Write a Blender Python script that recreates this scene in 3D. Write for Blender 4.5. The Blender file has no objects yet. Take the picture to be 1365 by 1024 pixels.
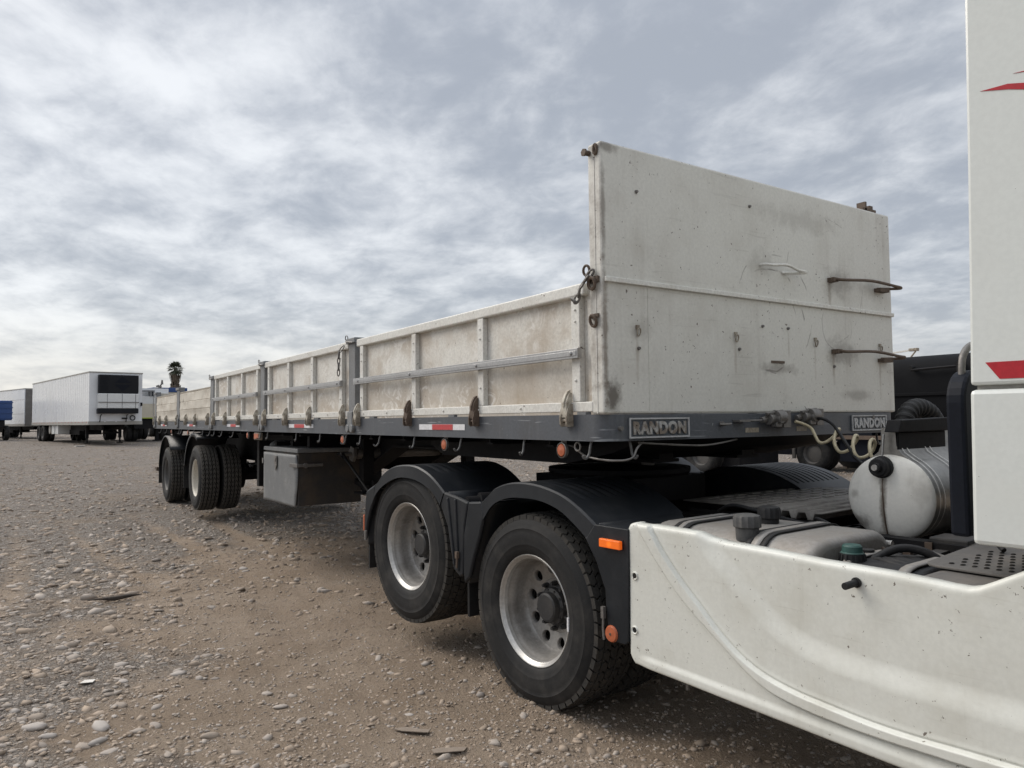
import bpy, bmesh, math, random
import numpy as np
from mathutils import Vector, Matrix

random.seed(7)
rng = np.random.default_rng(7)
C = bpy.context.scene.collection
scene = bpy.context.scene
R = math.radians
PI = math.pi

# ------------------------------------------------------------------ camera
FPX, YAW, PITCH, ROLL = 981.859, 2.552, 0.0478, -0.0107
CAM = Vector((2.7178, -2.355, 1.5505))
fw = Vector((math.cos(YAW) * math.cos(PITCH), math.sin(YAW) * math.cos(PITCH), math.sin(PITCH)))
rt = fw.cross(Vector((0, 0, 1))).normalized()
up = rt.cross(fw)
r2 = math.cos(ROLL) * rt + math.sin(ROLL) * up
u2 = -math.sin(ROLL) * rt + math.cos(ROLL) * up
cam_data = bpy.data.cameras.new('camera')
cam = bpy.data.objects.new('camera', cam_data)
C.objects.link(cam)
cam.matrix_world = Matrix(((r2.x, u2.x, -fw.x, CAM.x), (r2.y, u2.y, -fw.y, CAM.y), (r2.z, u2.z, -fw.z, CAM.z), (0, 0, 0, 1)))
cam_data.sensor_width = 36
cam_data.lens = FPX / 1365 * 36
cam_data.clip_start = 0.05
cam_data.clip_end = 6000
scene.camera = cam
scene.view_settings.view_transform = 'Standard'
scene.view_settings.look = 'None'
scene.view_settings.exposure = 0.83
scene.view_settings.gamma = 1

# ------------------------------------------------------------------ node helper
class NB:
    def __init__(s, nt):
        s.nt = nt
    def n(s, t, **kw):
        nd = s.nt.nodes.new(t)
        for k, v in kw.items():
            setattr(nd, k, v)
        return nd
    def put(s, sock, v):
        if isinstance(v, bpy.types.NodeSocket):
            s.nt.links.new(v, sock)
        elif v is not None:
            if sock.type == 'RGBA' and len(v) == 3:
                v = (*v, 1)
            sock.default_value = v
    def math(s, op, a, b=None, c=None, clamp=False):
        nd = s.n('ShaderNodeMath', operation=op, use_clamp=clamp)
        s.put(nd.inputs[0], a)
        if b is not None: s.put(nd.inputs[1], b)
        if c is not None: s.put(nd.inputs[2], c)
        return nd.outputs[0]
    def mix(s, f, a, b, blend='MIX'):
        nd = s.n('ShaderNodeMix', data_type='RGBA', blend_type=blend)
        s.put(nd.inputs[0], f); s.put(nd.inputs[6], a); s.put(nd.inputs[7], b)
        return nd.outputs[2]
    def ramp(s, v, lo, hi, a=0.0, b=1.0, smooth=True):
        nd = s.n('ShaderNodeMapRange', interpolation_type='SMOOTHSTEP' if smooth else 'LINEAR')
        s.put(nd.inputs[0], v)
        for i, x in enumerate((lo, hi, a, b)):
            s.put(nd.inputs[i + 1], x)
        return nd.outputs[0]
    def coord(s, kind='Object', scale=(1, 1, 1), rot=(0, 0, 0), loc=(0, 0, 0)):
        tc = s.n('ShaderNodeTexCoord')
        mp = s.n('ShaderNodeMapping')
        s.put(mp.inputs[0], tc.outputs[kind])
        mp.inputs['Scale'].default_value = scale
        mp.inputs['Rotation'].default_value = rot
        mp.inputs['Location'].default_value = loc
        return mp.outputs[0]
    def noise(s, vec, scale, detail=4, rough=.55, dist=0.0):
        nd = s.n('ShaderNodeTexNoise')
        s.put(nd.inputs['Vector'], vec)
        nd.inputs['Scale'].default_value = scale
        nd.inputs['Detail'].default_value = detail
        nd.inputs['Roughness'].default_value = rough
        nd.inputs['Distortion'].default_value = dist
        return nd.outputs[0]
    def voro(s, vec, scale, feature='F1', out='Distance', rand=1.0):
        nd = s.n('ShaderNodeTexVoronoi', feature=feature)
        s.put(nd.inputs['Vector'], vec)
        nd.inputs['Scale'].default_value = scale
        nd.inputs['Randomness'].default_value = rand
        return nd.outputs[out]
    def bump(s, h, strength=.3, dist=.01, normal=None):
        nd = s.n('ShaderNodeBump')
        s.put(nd.inputs['Height'], h)
        nd.inputs['Strength'].default_value = strength
        nd.inputs['Distance'].default_value = dist
        if normal is not None: s.put(nd.inputs['Normal'], normal)
        return nd.outputs[0]

# ------------------------------------------------------------------ world, sun
SUN_AZ, SUN_EL = R(214), R(42)
sun_dir = Vector((math.cos(SUN_AZ) * math.cos(SUN_EL), math.sin(SUN_AZ) * math.cos(SUN_EL), math.sin(SUN_EL)))
world = bpy.data.worlds.new('World')
scene.world = world
world.use_nodes = True
wn = NB(world.node_tree)
world.node_tree.nodes.clear()
sky = wn.n('ShaderNodeTexSky', sky_type='NISHITA')
sky.sun_disc = False
sky.sun_elevation = SUN_EL
sky.sun_rotation = PI / 2 - SUN_AZ
sky.air_density = 1.2
sky.dust_density = 2.0
geo = wn.n('ShaderNodeTexCoord')
vm = wn.n('ShaderNodeVectorMath', operation='NORMALIZE')
wn.put(vm.inputs[0], geo.outputs['Generated'])
sep = wn.n('ShaderNodeSeparateXYZ'); wn.put(sep.inputs[0], vm.outputs[0])
zc = wn.math('MAXIMUM', sep.outputs[2], 0.0)
den = wn.math('ADD', zc, 0.20)
cu = wn.math('DIVIDE', sep.outputs[0], den)
cv = wn.math('DIVIDE', sep.outputs[1], den)
cmb = wn.n('ShaderNodeCombineXYZ'); wn.put(cmb.inputs[0], cu); wn.put(cmb.inputs[1], cv)
mp = wn.n('ShaderNodeMapping'); wn.put(mp.inputs[0], cmb.outputs[0])
mp.inputs['Rotation'].default_value = (0, 0, R(35)); mp.inputs['Scale'].default_value = (1.15, 1.3, 1); mp.inputs['Location'].default_value = (3.1, 1.7, 0)
n_big = wn.noise(mp.outputs[0], 0.75, 3, .5, .2)
n_mid = wn.noise(mp.outputs[0], 3.1, 6, .58, .3)
n_fine = wn.noise(mp.outputs[0], 10.5, 7, .62, .3)
cl = wn.math('ADD', wn.math('MULTIPLY', n_big, .42), wn.math('ADD', wn.math('MULTIPLY', n_mid, .46), wn.math('MULTIPLY', n_fine, .14)))
dotn = wn.n('ShaderNodeVectorMath', operation='DOT_PRODUCT')
wn.put(dotn.inputs[0], vm.outputs[0])
GLOW = Vector((math.cos(R(186)) * math.cos(R(18)), math.sin(R(186)) * math.cos(R(18)), math.sin(R(18))))
dotn.inputs[1].default_value = GLOW
glow = wn.math('POWER', wn.math('MAXIMUM', dotn.outputs[1 if len(dotn.outputs) > 1 else 0], 0.0), 9.0)
cl2 = wn.math('ADD', cl, wn.math('MULTIPLY', glow, .095))
t = wn.ramp(cl2, .41, .71)
cloud = wn.mix(t, (.238, .257, .291), (.52, .532, .548))
warm = wn.ramp(zc, .0, .16, 1.0, 0.0)
cloud = wn.mix(wn.math('MULTIPLY', warm, .55), cloud, (.375, .383, .388))
cloud = wn.mix(wn.math('MULTIPLY', warm, wn.math('MULTIPLY', t, .45)), cloud, (.60, .57, .51))
# overcast sky is brighter towards the zenith
zen = wn.ramp(zc, .45, .98, 1.0, 2.4)
sc_ = wn.n('ShaderNodeVectorMath', operation='SCALE'); wn.put(sc_.inputs[0], cloud); wn.put(sc_.inputs[3], zen)
skysc = wn.n('ShaderNodeVectorMath', operation='SCALE'); wn.put(skysc.inputs[0], sky.outputs[0]); skysc.inputs[3].default_value = .08
fin = wn.mix(.90, skysc.outputs[0], sc_.outputs[0])
bg = wn.n('ShaderNodeBackground'); wn.put(bg.inputs[0], fin); bg.inputs[1].default_value = 1.0
wo = wn.n('ShaderNodeOutputWorld'); world.node_tree.links.new(bg.outputs[0], wo.inputs[0])

sd = bpy.data.lights.new('sun', 'SUN')
sd.energy = 1.5
sd.angle = R(38)
sd.color = (1.0, .93, .84)
sun = bpy.data.objects.new('sun', sd)
C.objects.link(sun)
sun.rotation_euler = (-sun_dir).to_track_quat('-Z', 'Y').to_euler()
sun.location = (0, 0, 30)

# ------------------------------------------------------------------ materials
def material(name):
    m = bpy.data.materials.new(name)
    m.use_nodes = True
    nb = NB(m.node_tree)
    bsdf = m.node_tree.nodes['Principled BSDF']
    return m, nb, bsdf

def paint(name, base, rough=.5, metal=0.0, var=.12, dirt=(.16, .12, .085), amt=.35, scale=2.5, lo=.45, hi=.75,
          streak=0.0, streak_col=None, chip=0.0, chip_col=(.06, .035, .025), chip_scale=40, scratch=0.0,
          scratch_col=None, grain=60, bump=.08, swirl=0.0, swirl_col=(.7, .68, .63), spec=.5, low=None, coat=0.0, stains=(), arcs=()):
    m, b, p = material(name)
    v = b.coord()
    n1 = b.noise(v, scale, 6, .6)
    n2 = b.noise(v, grain, 3, .6)
    n3 = b.noise(v, scale * 3.3, 5, .65)
    dark = tuple(c * (1 - var * 1.6) for c in base)
    col = b.mix(b.ramp(n2, .3, .7), dark, base)
    lite = tuple(min(1, c * (1 + var * .5)) for c in base)
    col = b.mix(b.ramp(n3, .5, .8, 0, .8), col, lite)
    d = b.math('MULTIPLY', b.ramp(b.math('ADD', b.math('MULTIPLY', n1, .65), b.math('MULTIPLY', n3, .35)), lo, hi), amt)
    col = b.mix(d, col, dirt)
    if low is not None:   # splashed mud on the lower part: (z_low, z_high, amount)
        tc = b.n('ShaderNodeTexCoord'); sp = b.n('ShaderNodeSeparateXYZ'); b.put(sp.inputs[0], tc.outputs['Object'])
        hgt = b.math('ADD', sp.outputs[2], b.math('MULTIPLY', b.math('SUBTRACT', n3, .5), (low[1] - low[0]) * 1.6))
        col = b.mix(b.ramp(hgt, low[0], low[1], low[2], 0.0), col, dirt)
    if swirl:
        ns = b.noise(b.coord(scale=(1, .6, 1.2)), 5.5, 5, .6, 2.6)
        nm = b.noise(v, 1.5, 3, .5)
        f = b.math('MULTIPLY', b.ramp(ns, .50, .62), b.ramp(nm, .38, .6))
        col = b.mix(b.math('MULTIPLY', f, swirl), col, swirl_col)
    if streak:
        vs = b.coord(scale=(14, 14, .55))
        ns = b.noise(vs, 1.0, 5, .65, .15)
        f = b.math('MULTIPLY', b.ramp(ns, .5, .78), b.ramp(n1, .35, .65))
        col = b.mix(b.math('MULTIPLY', f, streak), col, streak_col or dirt)
    if scratch:
        for k, rot in enumerate(((.3, .5, .2), (.9, -.6, .4))):
            vs = b.coord(scale=(1.2, 1.2, 26), rot=rot)
            ns = b.noise(vs, 1.6 + k, 2, .5, .4)
            f = b.math('MULTIPLY', b.ramp(ns, .665, .70), b.ramp(n1, .45, .6))
            col = b.mix(b.math('MULTIPLY', f, scratch), col, scratch_col or chip_col)
    if chip:
        nc = b.noise(v, chip_scale, 4, .7)
        gate = b.ramp(b.noise(v, scale * 1.7, 4, .7), .42, .72)
        f = b.ramp(b.math('ADD', nc, b.math('MULTIPLY', gate, .07 * 1.0)), .74 - .06 * chip, .76 - .06 * chip)
        col = b.mix(f, col, chip_col)
    for (axis1, c1, c2, r1, r2, k_, scol) in stains:     # individual stains at their own places: (axis, a, z, ra, rz, strength, colour)
        tc = b.n('ShaderNodeTexCoord'); sp = b.n('ShaderNodeSeparateXYZ'); b.put(sp.inputs[0], tc.outputs['Object'])
        dx = b.math('DIVIDE', b.math('SUBTRACT', sp.outputs[axis1], c1), r1)
        dz = b.math('DIVIDE', b.math('SUBTRACT', sp.outputs[2], c2), r2)
        dd = b.math('SQRT', b.math('ADD', b.math('MULTIPLY', dx, dx), b.math('MULTIPLY', dz, dz)))
        nz_ = b.noise(v, 11, 5, .7)
        f = b.ramp(b.math('ADD', dd, b.math('MULTIPLY', b.math('SUBTRACT', nz_, .5), 1.9)), .15, 1.0, k_, 0)
        col = b.mix(f, col, scol)
    for (c1, c2, rad_, w_, k_) in arcs:
        tc = b.n('ShaderNodeTexCoord'); sp = b.n('ShaderNodeSeparateXYZ'); b.put(sp.inputs[0], tc.outputs['Object'])
        dy = b.math('SUBTRACT', sp.outputs[1], c1); dz = b.math('SUBTRACT', sp.outputs[2], c2)
        dd = b.math('SQRT', b.math('ADD', b.math('MULTIPLY', dy, dy), b.math('MULTIPLY', dz, dz)))
        dd = b.math('ADD', dd, b.math('MULTIPLY', b.math('SUBTRACT', b.noise(v, 5, 3, .5), .5), .05))
        f = b.ramp(b.math('ABSOLUTE', b.math('SUBTRACT', dd, rad_)), w_ * .4, w_, k_, 0)
        f = b.math('MULTIPLY', f, b.ramp(b.noise(v, 3.1 + rad_ * 4, 3, .6), .50, .60))
        col = b.mix(f, col, (.16, .145, .13))
    b.put(p.inputs['Base Color'], col)
    rr = b.math('ADD', b.math('MULTIPLY', n1, .25), rough - .12, clamp=True)
    b.put(p.inputs['Roughness'], rr)
    p.inputs['Metallic'].default_value = metal
    p.inputs['Specular IOR Level'].default_value = spec
    if coat: p.inputs['Coat Weight'].default_value = coat; p.inputs['Coat Roughness'].default_value = .15
    if bump:
        h = b.math('ADD', b.math('MULTIPLY', n2, .4), n3)
        b.put(p.inputs['Normal'], b.bump(h, bump, .01))
    return m

M = {}
M['headboard'] = paint('weathered_white_steel', (.635, .625, .58), .5, dirt=(.30, .265, .22), amt=.32, scale=1.6, lo=.44, hi=.70,
                       streak=.34, streak_col=(.26, .22, .18), chip=1.08, chip_scale=34, scratch=.18, scratch_col=(.2, .18, .16), bump=.06, var=.06,
                       stains=[(1, .224, 1.86, .016, .16, .35, (.22, .16, .11)), (1, .97, 1.87, .014, .15, .3, (.22, .16, .11)), (1, 1.709, 1.88, .014, .14, .3, (.22, .16, .11)), (1, 2.425, 1.82, .018, .2, .4, (.20, .145, .10)), (1, 1.90, 1.86, .02, .16, .45, (.19, .135, .09)), (1, 1.88, 2.31, .018, .15, .4, (.2, .145, .1)), (1, 1.45, 1.98, .012, .13, .3, (.2, .15, .1)),
                               (1, 1.98, 2.40, .20, .13, .5, (.17, .15, .13)), (1, 2.0, 1.95, .24, .12, .55, (.17, .15, .13)), (1, 2.35, 2.39, .16, .10, .4, (.2, .18, .15)),
                               (1, .06, 1.66, .07, .12, .9, (.10, .085, .07)), (1, .015, 1.95, .025, .5, .75, (.15, .11, .08)), (1, 1.35, 1.83, .22, .05, .55, (.16, .14, .12)),
                               (1, 1.6, 2.75, .5, .10, .35, (.25, .23, .2)), (1, 2.15, 1.68, .22, .05, .5, (.2, .18, .16)), (1, .012, 2.55, .02, .35, .6, (.12, .09, .07)), (1, .04, 2.9, .10, .05, .7, (.15, .13, .11)),
                               (1, .25, 2.0, .12, .10, .3, (.2, .18, .15)), (1, 1.22, 2.45, .15, .12, .3, (.2, .18, .15))],
                       arcs=[(1.85, 2.40, .40, .004, .55), (1.30, 2.12, .30, .006, .75), (1.33, 2.16, .35, .005, .65), (1.95, 2.12, .16, .004, .5)])
M['sideboard'] = paint('stained_white_board', (.70, .68, .625), .6, dirt=(.32, .245, .17), amt=.58, scale=2.2, lo=.42, hi=.64,
                       streak=.35, chip=.5, swirl=.75, swirl_col=(.72, .70, .66), low=(1.60, 1.95, .5), bump=.06)
M['rib'] = paint('chipped_white_rib', (.70, .69, .645), .5, dirt=(.30, .24, .18), amt=.4, scale=4, chip=.9, chip_scale=30, bump=.05)
M['old_alu'] = paint('dented_pale_boards', (.60, .555, .475), .55, dirt=(.27, .2, .135), amt=.5, scale=3, streak=.4, chip=.5, bump=.3)
M['alu_rail'] = paint('brushed_aluminium', (.42, .42, .42), .42, metal=.75, dirt=(.16, .15, .14), amt=.3, scale=5, bump=.05)
M['frame_grey'] = paint('grey_frame_paint', (.080, .088, .101), .5, dirt=(.055, .046, .04), amt=.55, scale=2.5, streak=.3, streak_col=(.22, .23, .24),
                        chip=.5, chip_col=(.3, .31, .32), scratch=.5, scratch_col=(.33, .35, .37), bump=.08)
M['post_grey'] = paint('galvanised_grey_post', (.215, .22, .225), .55, metal=.3, dirt=(.10, .085, .07), amt=.45, scale=5, bump=.08)
M['rust'] = paint('rusty_steel', (.115, .082, .06), .75, dirt=(.05, .035, .028), amt=.65, scale=12, chip=.6, chip_col=(.2, .13, .08), bump=.2)
M['latch'] = paint('worn_painted_latch', (.36, .325, .265), .6, dirt=(.14, .105, .075), amt=.75, scale=12, lo=.42, hi=.6, chip=1.0, bump=.06)
M['latch_pale'] = paint('chipped_pale_latch', (.50, .465, .39), .55, dirt=(.17, .13, .09), amt=.7, scale=14, lo=.46, hi=.62, chip=1.0, bump=.05)
M['chassis'] = paint('grimy_black_steel', (.012, .012, .0135), .65, dirt=(.034, .029, .025), amt=.5, scale=3, bump=.15, spec=.15)
M['plastic'] = paint('black_fender_plastic', (.013, .0155, .019), .42, dirt=(.05, .05, .053), amt=.42, scale=2.6, lo=.42, hi=.75, grain=90, bump=.06, streak=.25,
                     streak_col=(.06, .06, .062), spec=.28)
M['rubber'] = paint('tyre_rubber', (.019, .019, .0195), .72, dirt=(.075, .069, .062), amt=.6, scale=3.2, grain=120, bump=.08, spec=.22)
M['tread'] = paint('dusty_tread_rubber', (.048, .046, .043), .85, dirt=(.11, .096, .08), amt=.6, scale=7, grain=150, bump=.1, spec=.15)
M['tread_pale'] = paint('pale_dusty_tread', (.105, .099, .09), .9, dirt=(.15, .132, .11), amt=.6, scale=6, grain=150, bump=.1, spec=.1)
M['groove'] = paint('dark_tread_groove', (.010, .010, .010), .9, bump=.0, spec=.05)
M['rim'] = paint('grimy_silver_rim', (.33, .315, .295), .42, metal=.4, dirt=(.085, .07, .055), amt=.6, scale=7, lo=.45, hi=.72, bump=.05)
M['rim_edge'] = paint('polished_rim_edge', (.46, .45, .43), .38, metal=.55, dirt=(.2, .18, .16), amt=.25, scale=9, bump=.03)
M['rim_cream'] = paint('dusty_cream_rim', (.60, .56, .48), .55, dirt=(.22, .18, .14), amt=.4, scale=6, bump=.05)
M['rim_dark'] = paint('dusty_dark_rim', (.10, .095, .09), .65, dirt=(.16, .14, .12), amt=.4, scale=6, bump=.05)
M['hub'] = paint('greasy_black_hub', (.03, .03, .031), .55, dirt=(.08, .07, .06), amt=.4, scale=14, bump=.2)
M['skirt'] = paint('aged_white_plastic', (.655, .66, .61), .42, dirt=(.42, .40, .335), amt=.42, scale=2.1, lo=.44, hi=.70, streak=.4,
                   streak_col=(.38, .365, .31), chip=.85, chip_col=(.14, .12, .1), chip_scale=46, scratch=.14, scratch_col=(.33, .31, .26), bump=.008, var=.04)
M['cab'] = paint('white_cab_paint', (.65, .675, .65), .3, dirt=(.50, .49, .44), amt=.2, scale=1.3, streak=.08, chip=.05, bump=.012, var=.03, coat=.3)
M['red'] = paint('red_vinyl', (.42, .012, .022), .4, var=.1, dirt=(.2, .02, .02), amt=.2, bump=.0)
M['tape_white'] = paint('white_reflective_tape', (.72, .72, .74), .4, dirt=(.4, .36, .33), amt=.35, scale=12, bump=.0)
M['tape_red'] = paint('red_reflective_tape', (.50, .045, .05), .4, dirt=(.35, .12, .1), amt=.3, scale=12, bump=.0)
M['orange'] = paint('faded_orange_reflector', (.46, .12, .05), .4, dirt=(.25, .12, .07), amt=.4, scale=25, bump=.1)
M['toolbox'] = paint('scuffed_grey_toolbox', (.15, .155, .158), .6, dirt=(.30, .295, .28), amt=.55, scale=3, streak=.4, streak_col=(.24, .235, .22), chip=.4, scratch=.3, bump=.1)
M['toolbox_dark'] = paint('rust_brown_dirty_steel', (.034, .032, .031), .75, dirt=(.085, .06, .038), amt=.5, scale=3.2, lo=.4, hi=.66, bump=.2)
M['tank_alu'] = paint('dusty_aluminium_tank', (.30, .285, .265), .55, metal=.35, dirt=(.20, .165, .13), amt=.6, scale=3, streak=.2, bump=.1)
M['tank_white'] = paint('grimy_white_tank_end', (.82, .80, .74), .42, var=.04, dirt=(.34, .29, .23), amt=.3, scale=4, lo=.45, hi=.68, streak=.35, streak_col=(.2, .17, .13),
                        chip=.3, chip_scale=60, chip_col=(.16, .13, .1), bump=.03,
                        stains=[(0, 1.455, 1.12, .022, .22, .85, (.12, .095, .07)), (0, 1.33, 1.04, .07, .06, .75, (.16, .14, .12)), (0, 1.46, .98, .06, .05, .8, (.15, .12, .09)), (0, 1.62, 1.2, .05, .09, .3, (.25, .22, .18)), (0, 1.31, 1.17, .03, .03, .5, (.2, .18, .15))])
M['tank_grey'] = paint('grimy_grey_tank_body', (.30, .29, .27), .36, metal=.65, dirt=(.11, .1, .09), amt=.5, scale=5, bump=.05)
M['tank_band'] = paint('pale_weld_band', (.72, .70, .66), .45, dirt=(.3, .27, .23), amt=.3, scale=12, bump=.05)
M['step'] = paint('dusty_step_plate', (.115, .108, .10), .7, dirt=(.19, .165, .14), amt=.5, scale=4, bump=.12)
M['catwalk'] = paint('dusty_catwalk_plate', (.20, .186, .168), .65, metal=.1, dirt=(.055, .047, .04), amt=.55, scale=6, lo=.42, hi=.62, bump=.2)
M['cream_hose'] = paint('cream_hose_plastic', (.56, .49, .33), .5, dirt=(.12, .09, .06), amt=.5, scale=14, bump=.05)
M['black_hose'] = paint('black_hose_rubber', (.018, .018, .019), .6, spec=.3, dirt=(.055, .05, .045), amt=.3, scale=14, bump=.1)
M['teal'] = paint('teal_plastic_cap', (.02, .075, .065), .5, dirt=(.08, .09, .08), amt=.3, scale=20, bump=.05)
M['hook'] = paint('dark_painted_hook', (.11, .11, .11), .6, dirt=(.06, .05, .04), amt=.5, scale=20, bump=.05)
M['cap'] = paint('grey_ribbed_cap', (.06, .06, .06), .6, dirt=(.14, .13, .115), amt=.5, scale=14, bump=.1)
M['rack'] = paint('dusty_rack_tube', (.045, .043, .042), .6, dirt=(.12, .105, .09), amt=.5, scale=6, bump=.1, spec=.3)
M['steel_bright'] = paint('bare_steel', (.5, .49, .47), .35, metal=.8, dirt=(.15, .13, .1), amt=.35, scale=20, bump=.05)
M['steel_dull'] = paint('dull_steel', (.20, .19, .18), .5, metal=.5, dirt=(.07, .055, .045), amt=.5, scale=16, bump=.2)
M['brass'] = paint('dirty_brass', (.28, .2, .09), .45, metal=.6, dirt=(.08, .06, .04), amt=.5, scale=20, bump=.1)
M['letter'] = paint('pale_grey_letter', (.44, .445, .45), .5, dirt=(.2, .18, .16), amt=.3, scale=14, bump=.03)
M['letter_worn'] = paint('rust_stained_letter', (.42, .42, .41), .5, dirt=(.13, .095, .065), amt=.85, scale=7, lo=.42, hi=.55, bump=.05)
M['plate'] = paint('dark_nameplate', (.075, .085, .098), .5, dirt=(.05, .04, .035), amt=.4, scale=8, bump=.05)
M['reefer'] = paint('glossy_white_trailer', (.72, .735, .75), .28, dirt=(.5, .49, .46), amt=.25, scale=.6, streak=.12, bump=.0, var=.03)
M['reefer_rail'] = paint('dirty_grey_rail', (.36, .345, .315), .55, dirt=(.2, .17, .14), amt=.4, scale=1.5, bump=.0)
M['reefer_dark'] = paint('dark_unit_grille', (.010, .011, .014), .5, spec=.2, dirt=(.02, .02, .023), amt=.3, scale=2, bump=.0)
M['reefer_front'] = paint('white_unit_cover', (.70, .71, .70), .4, dirt=(.4, .38, .33), amt=.25, scale=1.2, bump=.0)
M['grey_steel_wall'] = paint('stained_grey_wall', (.14, .13, .12), .6, dirt=(.26, .245, .22), amt=.5, scale=1.2, streak=.3, bump=.0)
M['cream_body'] = paint('cream_body_panel', (.60, .55, .44), .5, dirt=(.4, .34, .24), amt=.4, scale=1.2, streak=.2, bump=.0)
M['lime'] = paint('lime_stripe', (.42, .5, .05), .5, bump=.0)
M['blue'] = paint('blue_painted_steel', (.018, .06, .20), .5, dirt=(.05, .08, .15), amt=.4, scale=1, bump=.0)
M['tanker'] = paint('black_tank_paint', (.006, .0065, .008), .72, spec=.1, dirt=(.018, .0185, .02), amt=.4, scale=.9, bump=.03)
M['navy'] = paint('dark_navy_paint', (.007, .009, .015), .55, spec=.15, dirt=(.018, .018, .02), amt=.3, scale=1, bump=.0)
M['trunk'] = paint('dry_frond_skirt', (.105, .085, .065), .9, dirt=(.05, .04, .03), amt=.6, scale=1.5, bump=.0)
M['leaf'] = paint('palm_leaf_green', (.06, .072, .045), .6, dirt=(.09, .085, .055), amt=.5, scale=2, bump=.0)
M['paper'] = paint('discarded_paper', (.66, .63, .58), .8, dirt=(.4, .34, .28), amt=.4, scale=20, bump=.0)
M['bark'] = paint('splintered_grey_bark', (.24, .195, .155), .85, dirt=(.14, .105, .08), amt=.5, scale=18, bump=.2)
M['stick'] = paint('dark_stick', (.05, .04, .033), .85, dirt=(.3, .22, .15), amt=.4, scale=9, bump=.2)
M['hole'] = paint('black_recess', (.006, .006, .006), .9, bump=0)

m, b, p = material('lit_amber_lens')
v = b.coord()
ln = b.n('ShaderNodeVectorMath', operation='LENGTH'); b.put(ln.inputs[0], b.coord(scale=(1, 1, 1)))
gl = b.ramp(ln.outputs['Value'], .0, .032, 1.0, 0.0)
b.put(p.inputs['Base Color'], (.55, .13, .015))
b.put(p.inputs['Emission Color'], b.mix(gl, (1.0, .13, .01), (1.0, .42, .03)))
b.put(p.inputs['Emission Strength'], b.math('ADD', b.math('MULTIPLY', gl, .8), .22))
p.inputs['Roughness'].default_value = .25
M['amber'] = m

# stones: colour varies from piece to piece
def stone_mat(name, per_island):
    m, b, p = material(name)
    if per_island:
        g = b.n('ShaderNodeNewGeometry'); rnd = g.outputs['Random Per Island']
    else:
        g = b.n('ShaderNodeObjectInfo'); rnd = g.outputs['Random']
    cr = b.n('ShaderNodeValToRGB')
    b.put(cr.inputs[0], rnd)
    if per_island:
        cols = [(0, (.22, .172, .132)), (.25, (.31, .252, .198)), (.5, (.365, .29, .222)), (.72, (.30, .262, .228)), (.93, (.40, .352, .305)), (1, (.25, .222, .20))]
    else:
        cols = [(0, (.24, .204, .172)), (.25, (.33, .295, .262)), (.5, (.31, .258, .21)), (.7, (.375, .34, .308)), (.9, (.41, .375, .34)), (1, (.26, .24, .222))]
    el = cr.color_ramp.elements
    el[0].position, el[0].color = 0, (*cols[0][1], 1)
    el[1].position, el[1].color = 1, (*cols[-1][1], 1)
    for ps, c in cols[1:-1]:
        e = el.new(ps); e.color = (*c, 1)
    v = b.coord()
    n1 = b.noise(v, 30 if not per_island else 45, 5, .6)
    col = b.mix(b.ramp(n1, .45, .75, 0, .55), cr.outputs[0], (.33, .255, .19))
    b.put(p.inputs['Base Color'], col)
    p.inputs['Roughness'].default_value = .85
    p.inputs['Specular IOR Level'].default_value = .3
    b.put(p.inputs['Normal'], b.bump(b.noise(v, 140, 4, .6), .25, .004))
    return m
M['stone'] = stone_mat('river_stone', False)
M['gravel'] = stone_mat('loose_gravel', True)

# ground: brown trodden dirt and grey gravel, blended by a painted mask attribute
m, b, p = material('dirt_and_gravel')
v = b.coord()
at = b.n('ShaderNodeAttribute', attribute_name='gravel')
gm = at.outputs['Fac']
nA = b.noise(v, 1.1, 6, .6); nB = b.noise(v, 9, 6, .65); nC = b.noise(v, 55, 5, .7); nD = b.noise(v, 240, 3, .7)
dirt = b.mix(b.ramp(nA, .35, .68), (.355, .270, .196), (.455, .362, .278))
dirt = b.mix(b.ramp(nB, .5, .75, 0, .6), dirt, (.27, .205, .152))
vcol = b.voro(v, 34, 'F1', 'Color')
sepc = b.n('ShaderNodeSeparateColor'); b.put(sepc.inputs[0], vcol)
grav = b.mix(b.ramp(sepc.outputs[0], .1, .9), (.22, .19, .164), (.54, .49, .44))
vcol2 = b.voro(v, 11, 'F1', 'Color')
sepc2 = b.n('ShaderNodeSeparateColor'); b.put(sepc2.inputs[0], vcol2)
grav = b.mix(b.math('MULTIPLY', sepc2.outputs[1], .5), grav, (.385, .338, .292))
vcol3 = b.voro(b.coord(scale=(1, 1, .2)), 3.4, 'F1', 'Color')
sepc3 = b.n('ShaderNodeSeparateColor'); b.put(sepc3.inputs[0], vcol3)
nE = b.noise(v, 3.2, 7, .75)
grav = b.mix(b.ramp(nE, .47, .62, 0, .6), grav, (.20, .167, .138))
grav = b.mix(b.math('MULTIPLY', b.ramp(sepc3.outputs[0], .55, 1.0), b.ramp(nB, .45, .6, 0, .6)), grav, (.44, .40, .362))
vd = b.voro(v, 34, 'DISTANCE_TO_EDGE')
grav = b.mix(b.ramp(vd, .0, .10, .75, 0), grav, (.16, .122, .092))
tan_ = b.ramp(b.noise(v, .8, 5, .65), .52, .68)
grav = b.mix(b.math('MULTIPLY', tan_, .55), grav, (.40, .315, .235))
gm2 = b.ramp(b.math('ADD', gm, b.math('MULTIPLY', b.math('SUBTRACT', nB, .5), .9)), .3, .75)
col = b.mix(gm2, dirt, grav)
col = b.mix(b.ramp(nC, .48, .74, 0, .55), col, (.18, .134, .10))
col = b.mix(b.ramp(nD, .55, .75, 0, .3), col, (.42, .36, .30))
oil = b.ramp(b.noise(b.coord(scale=(.55, .8, 1), loc=(3.3, 1.2, 0)), 1.0, 5, .6), .665, .74)
col = b.mix(b.math('MULTIPLY', oil, .5), col, (.115, .09, .072))
b.put(p.inputs['Base Color'], col)
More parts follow.
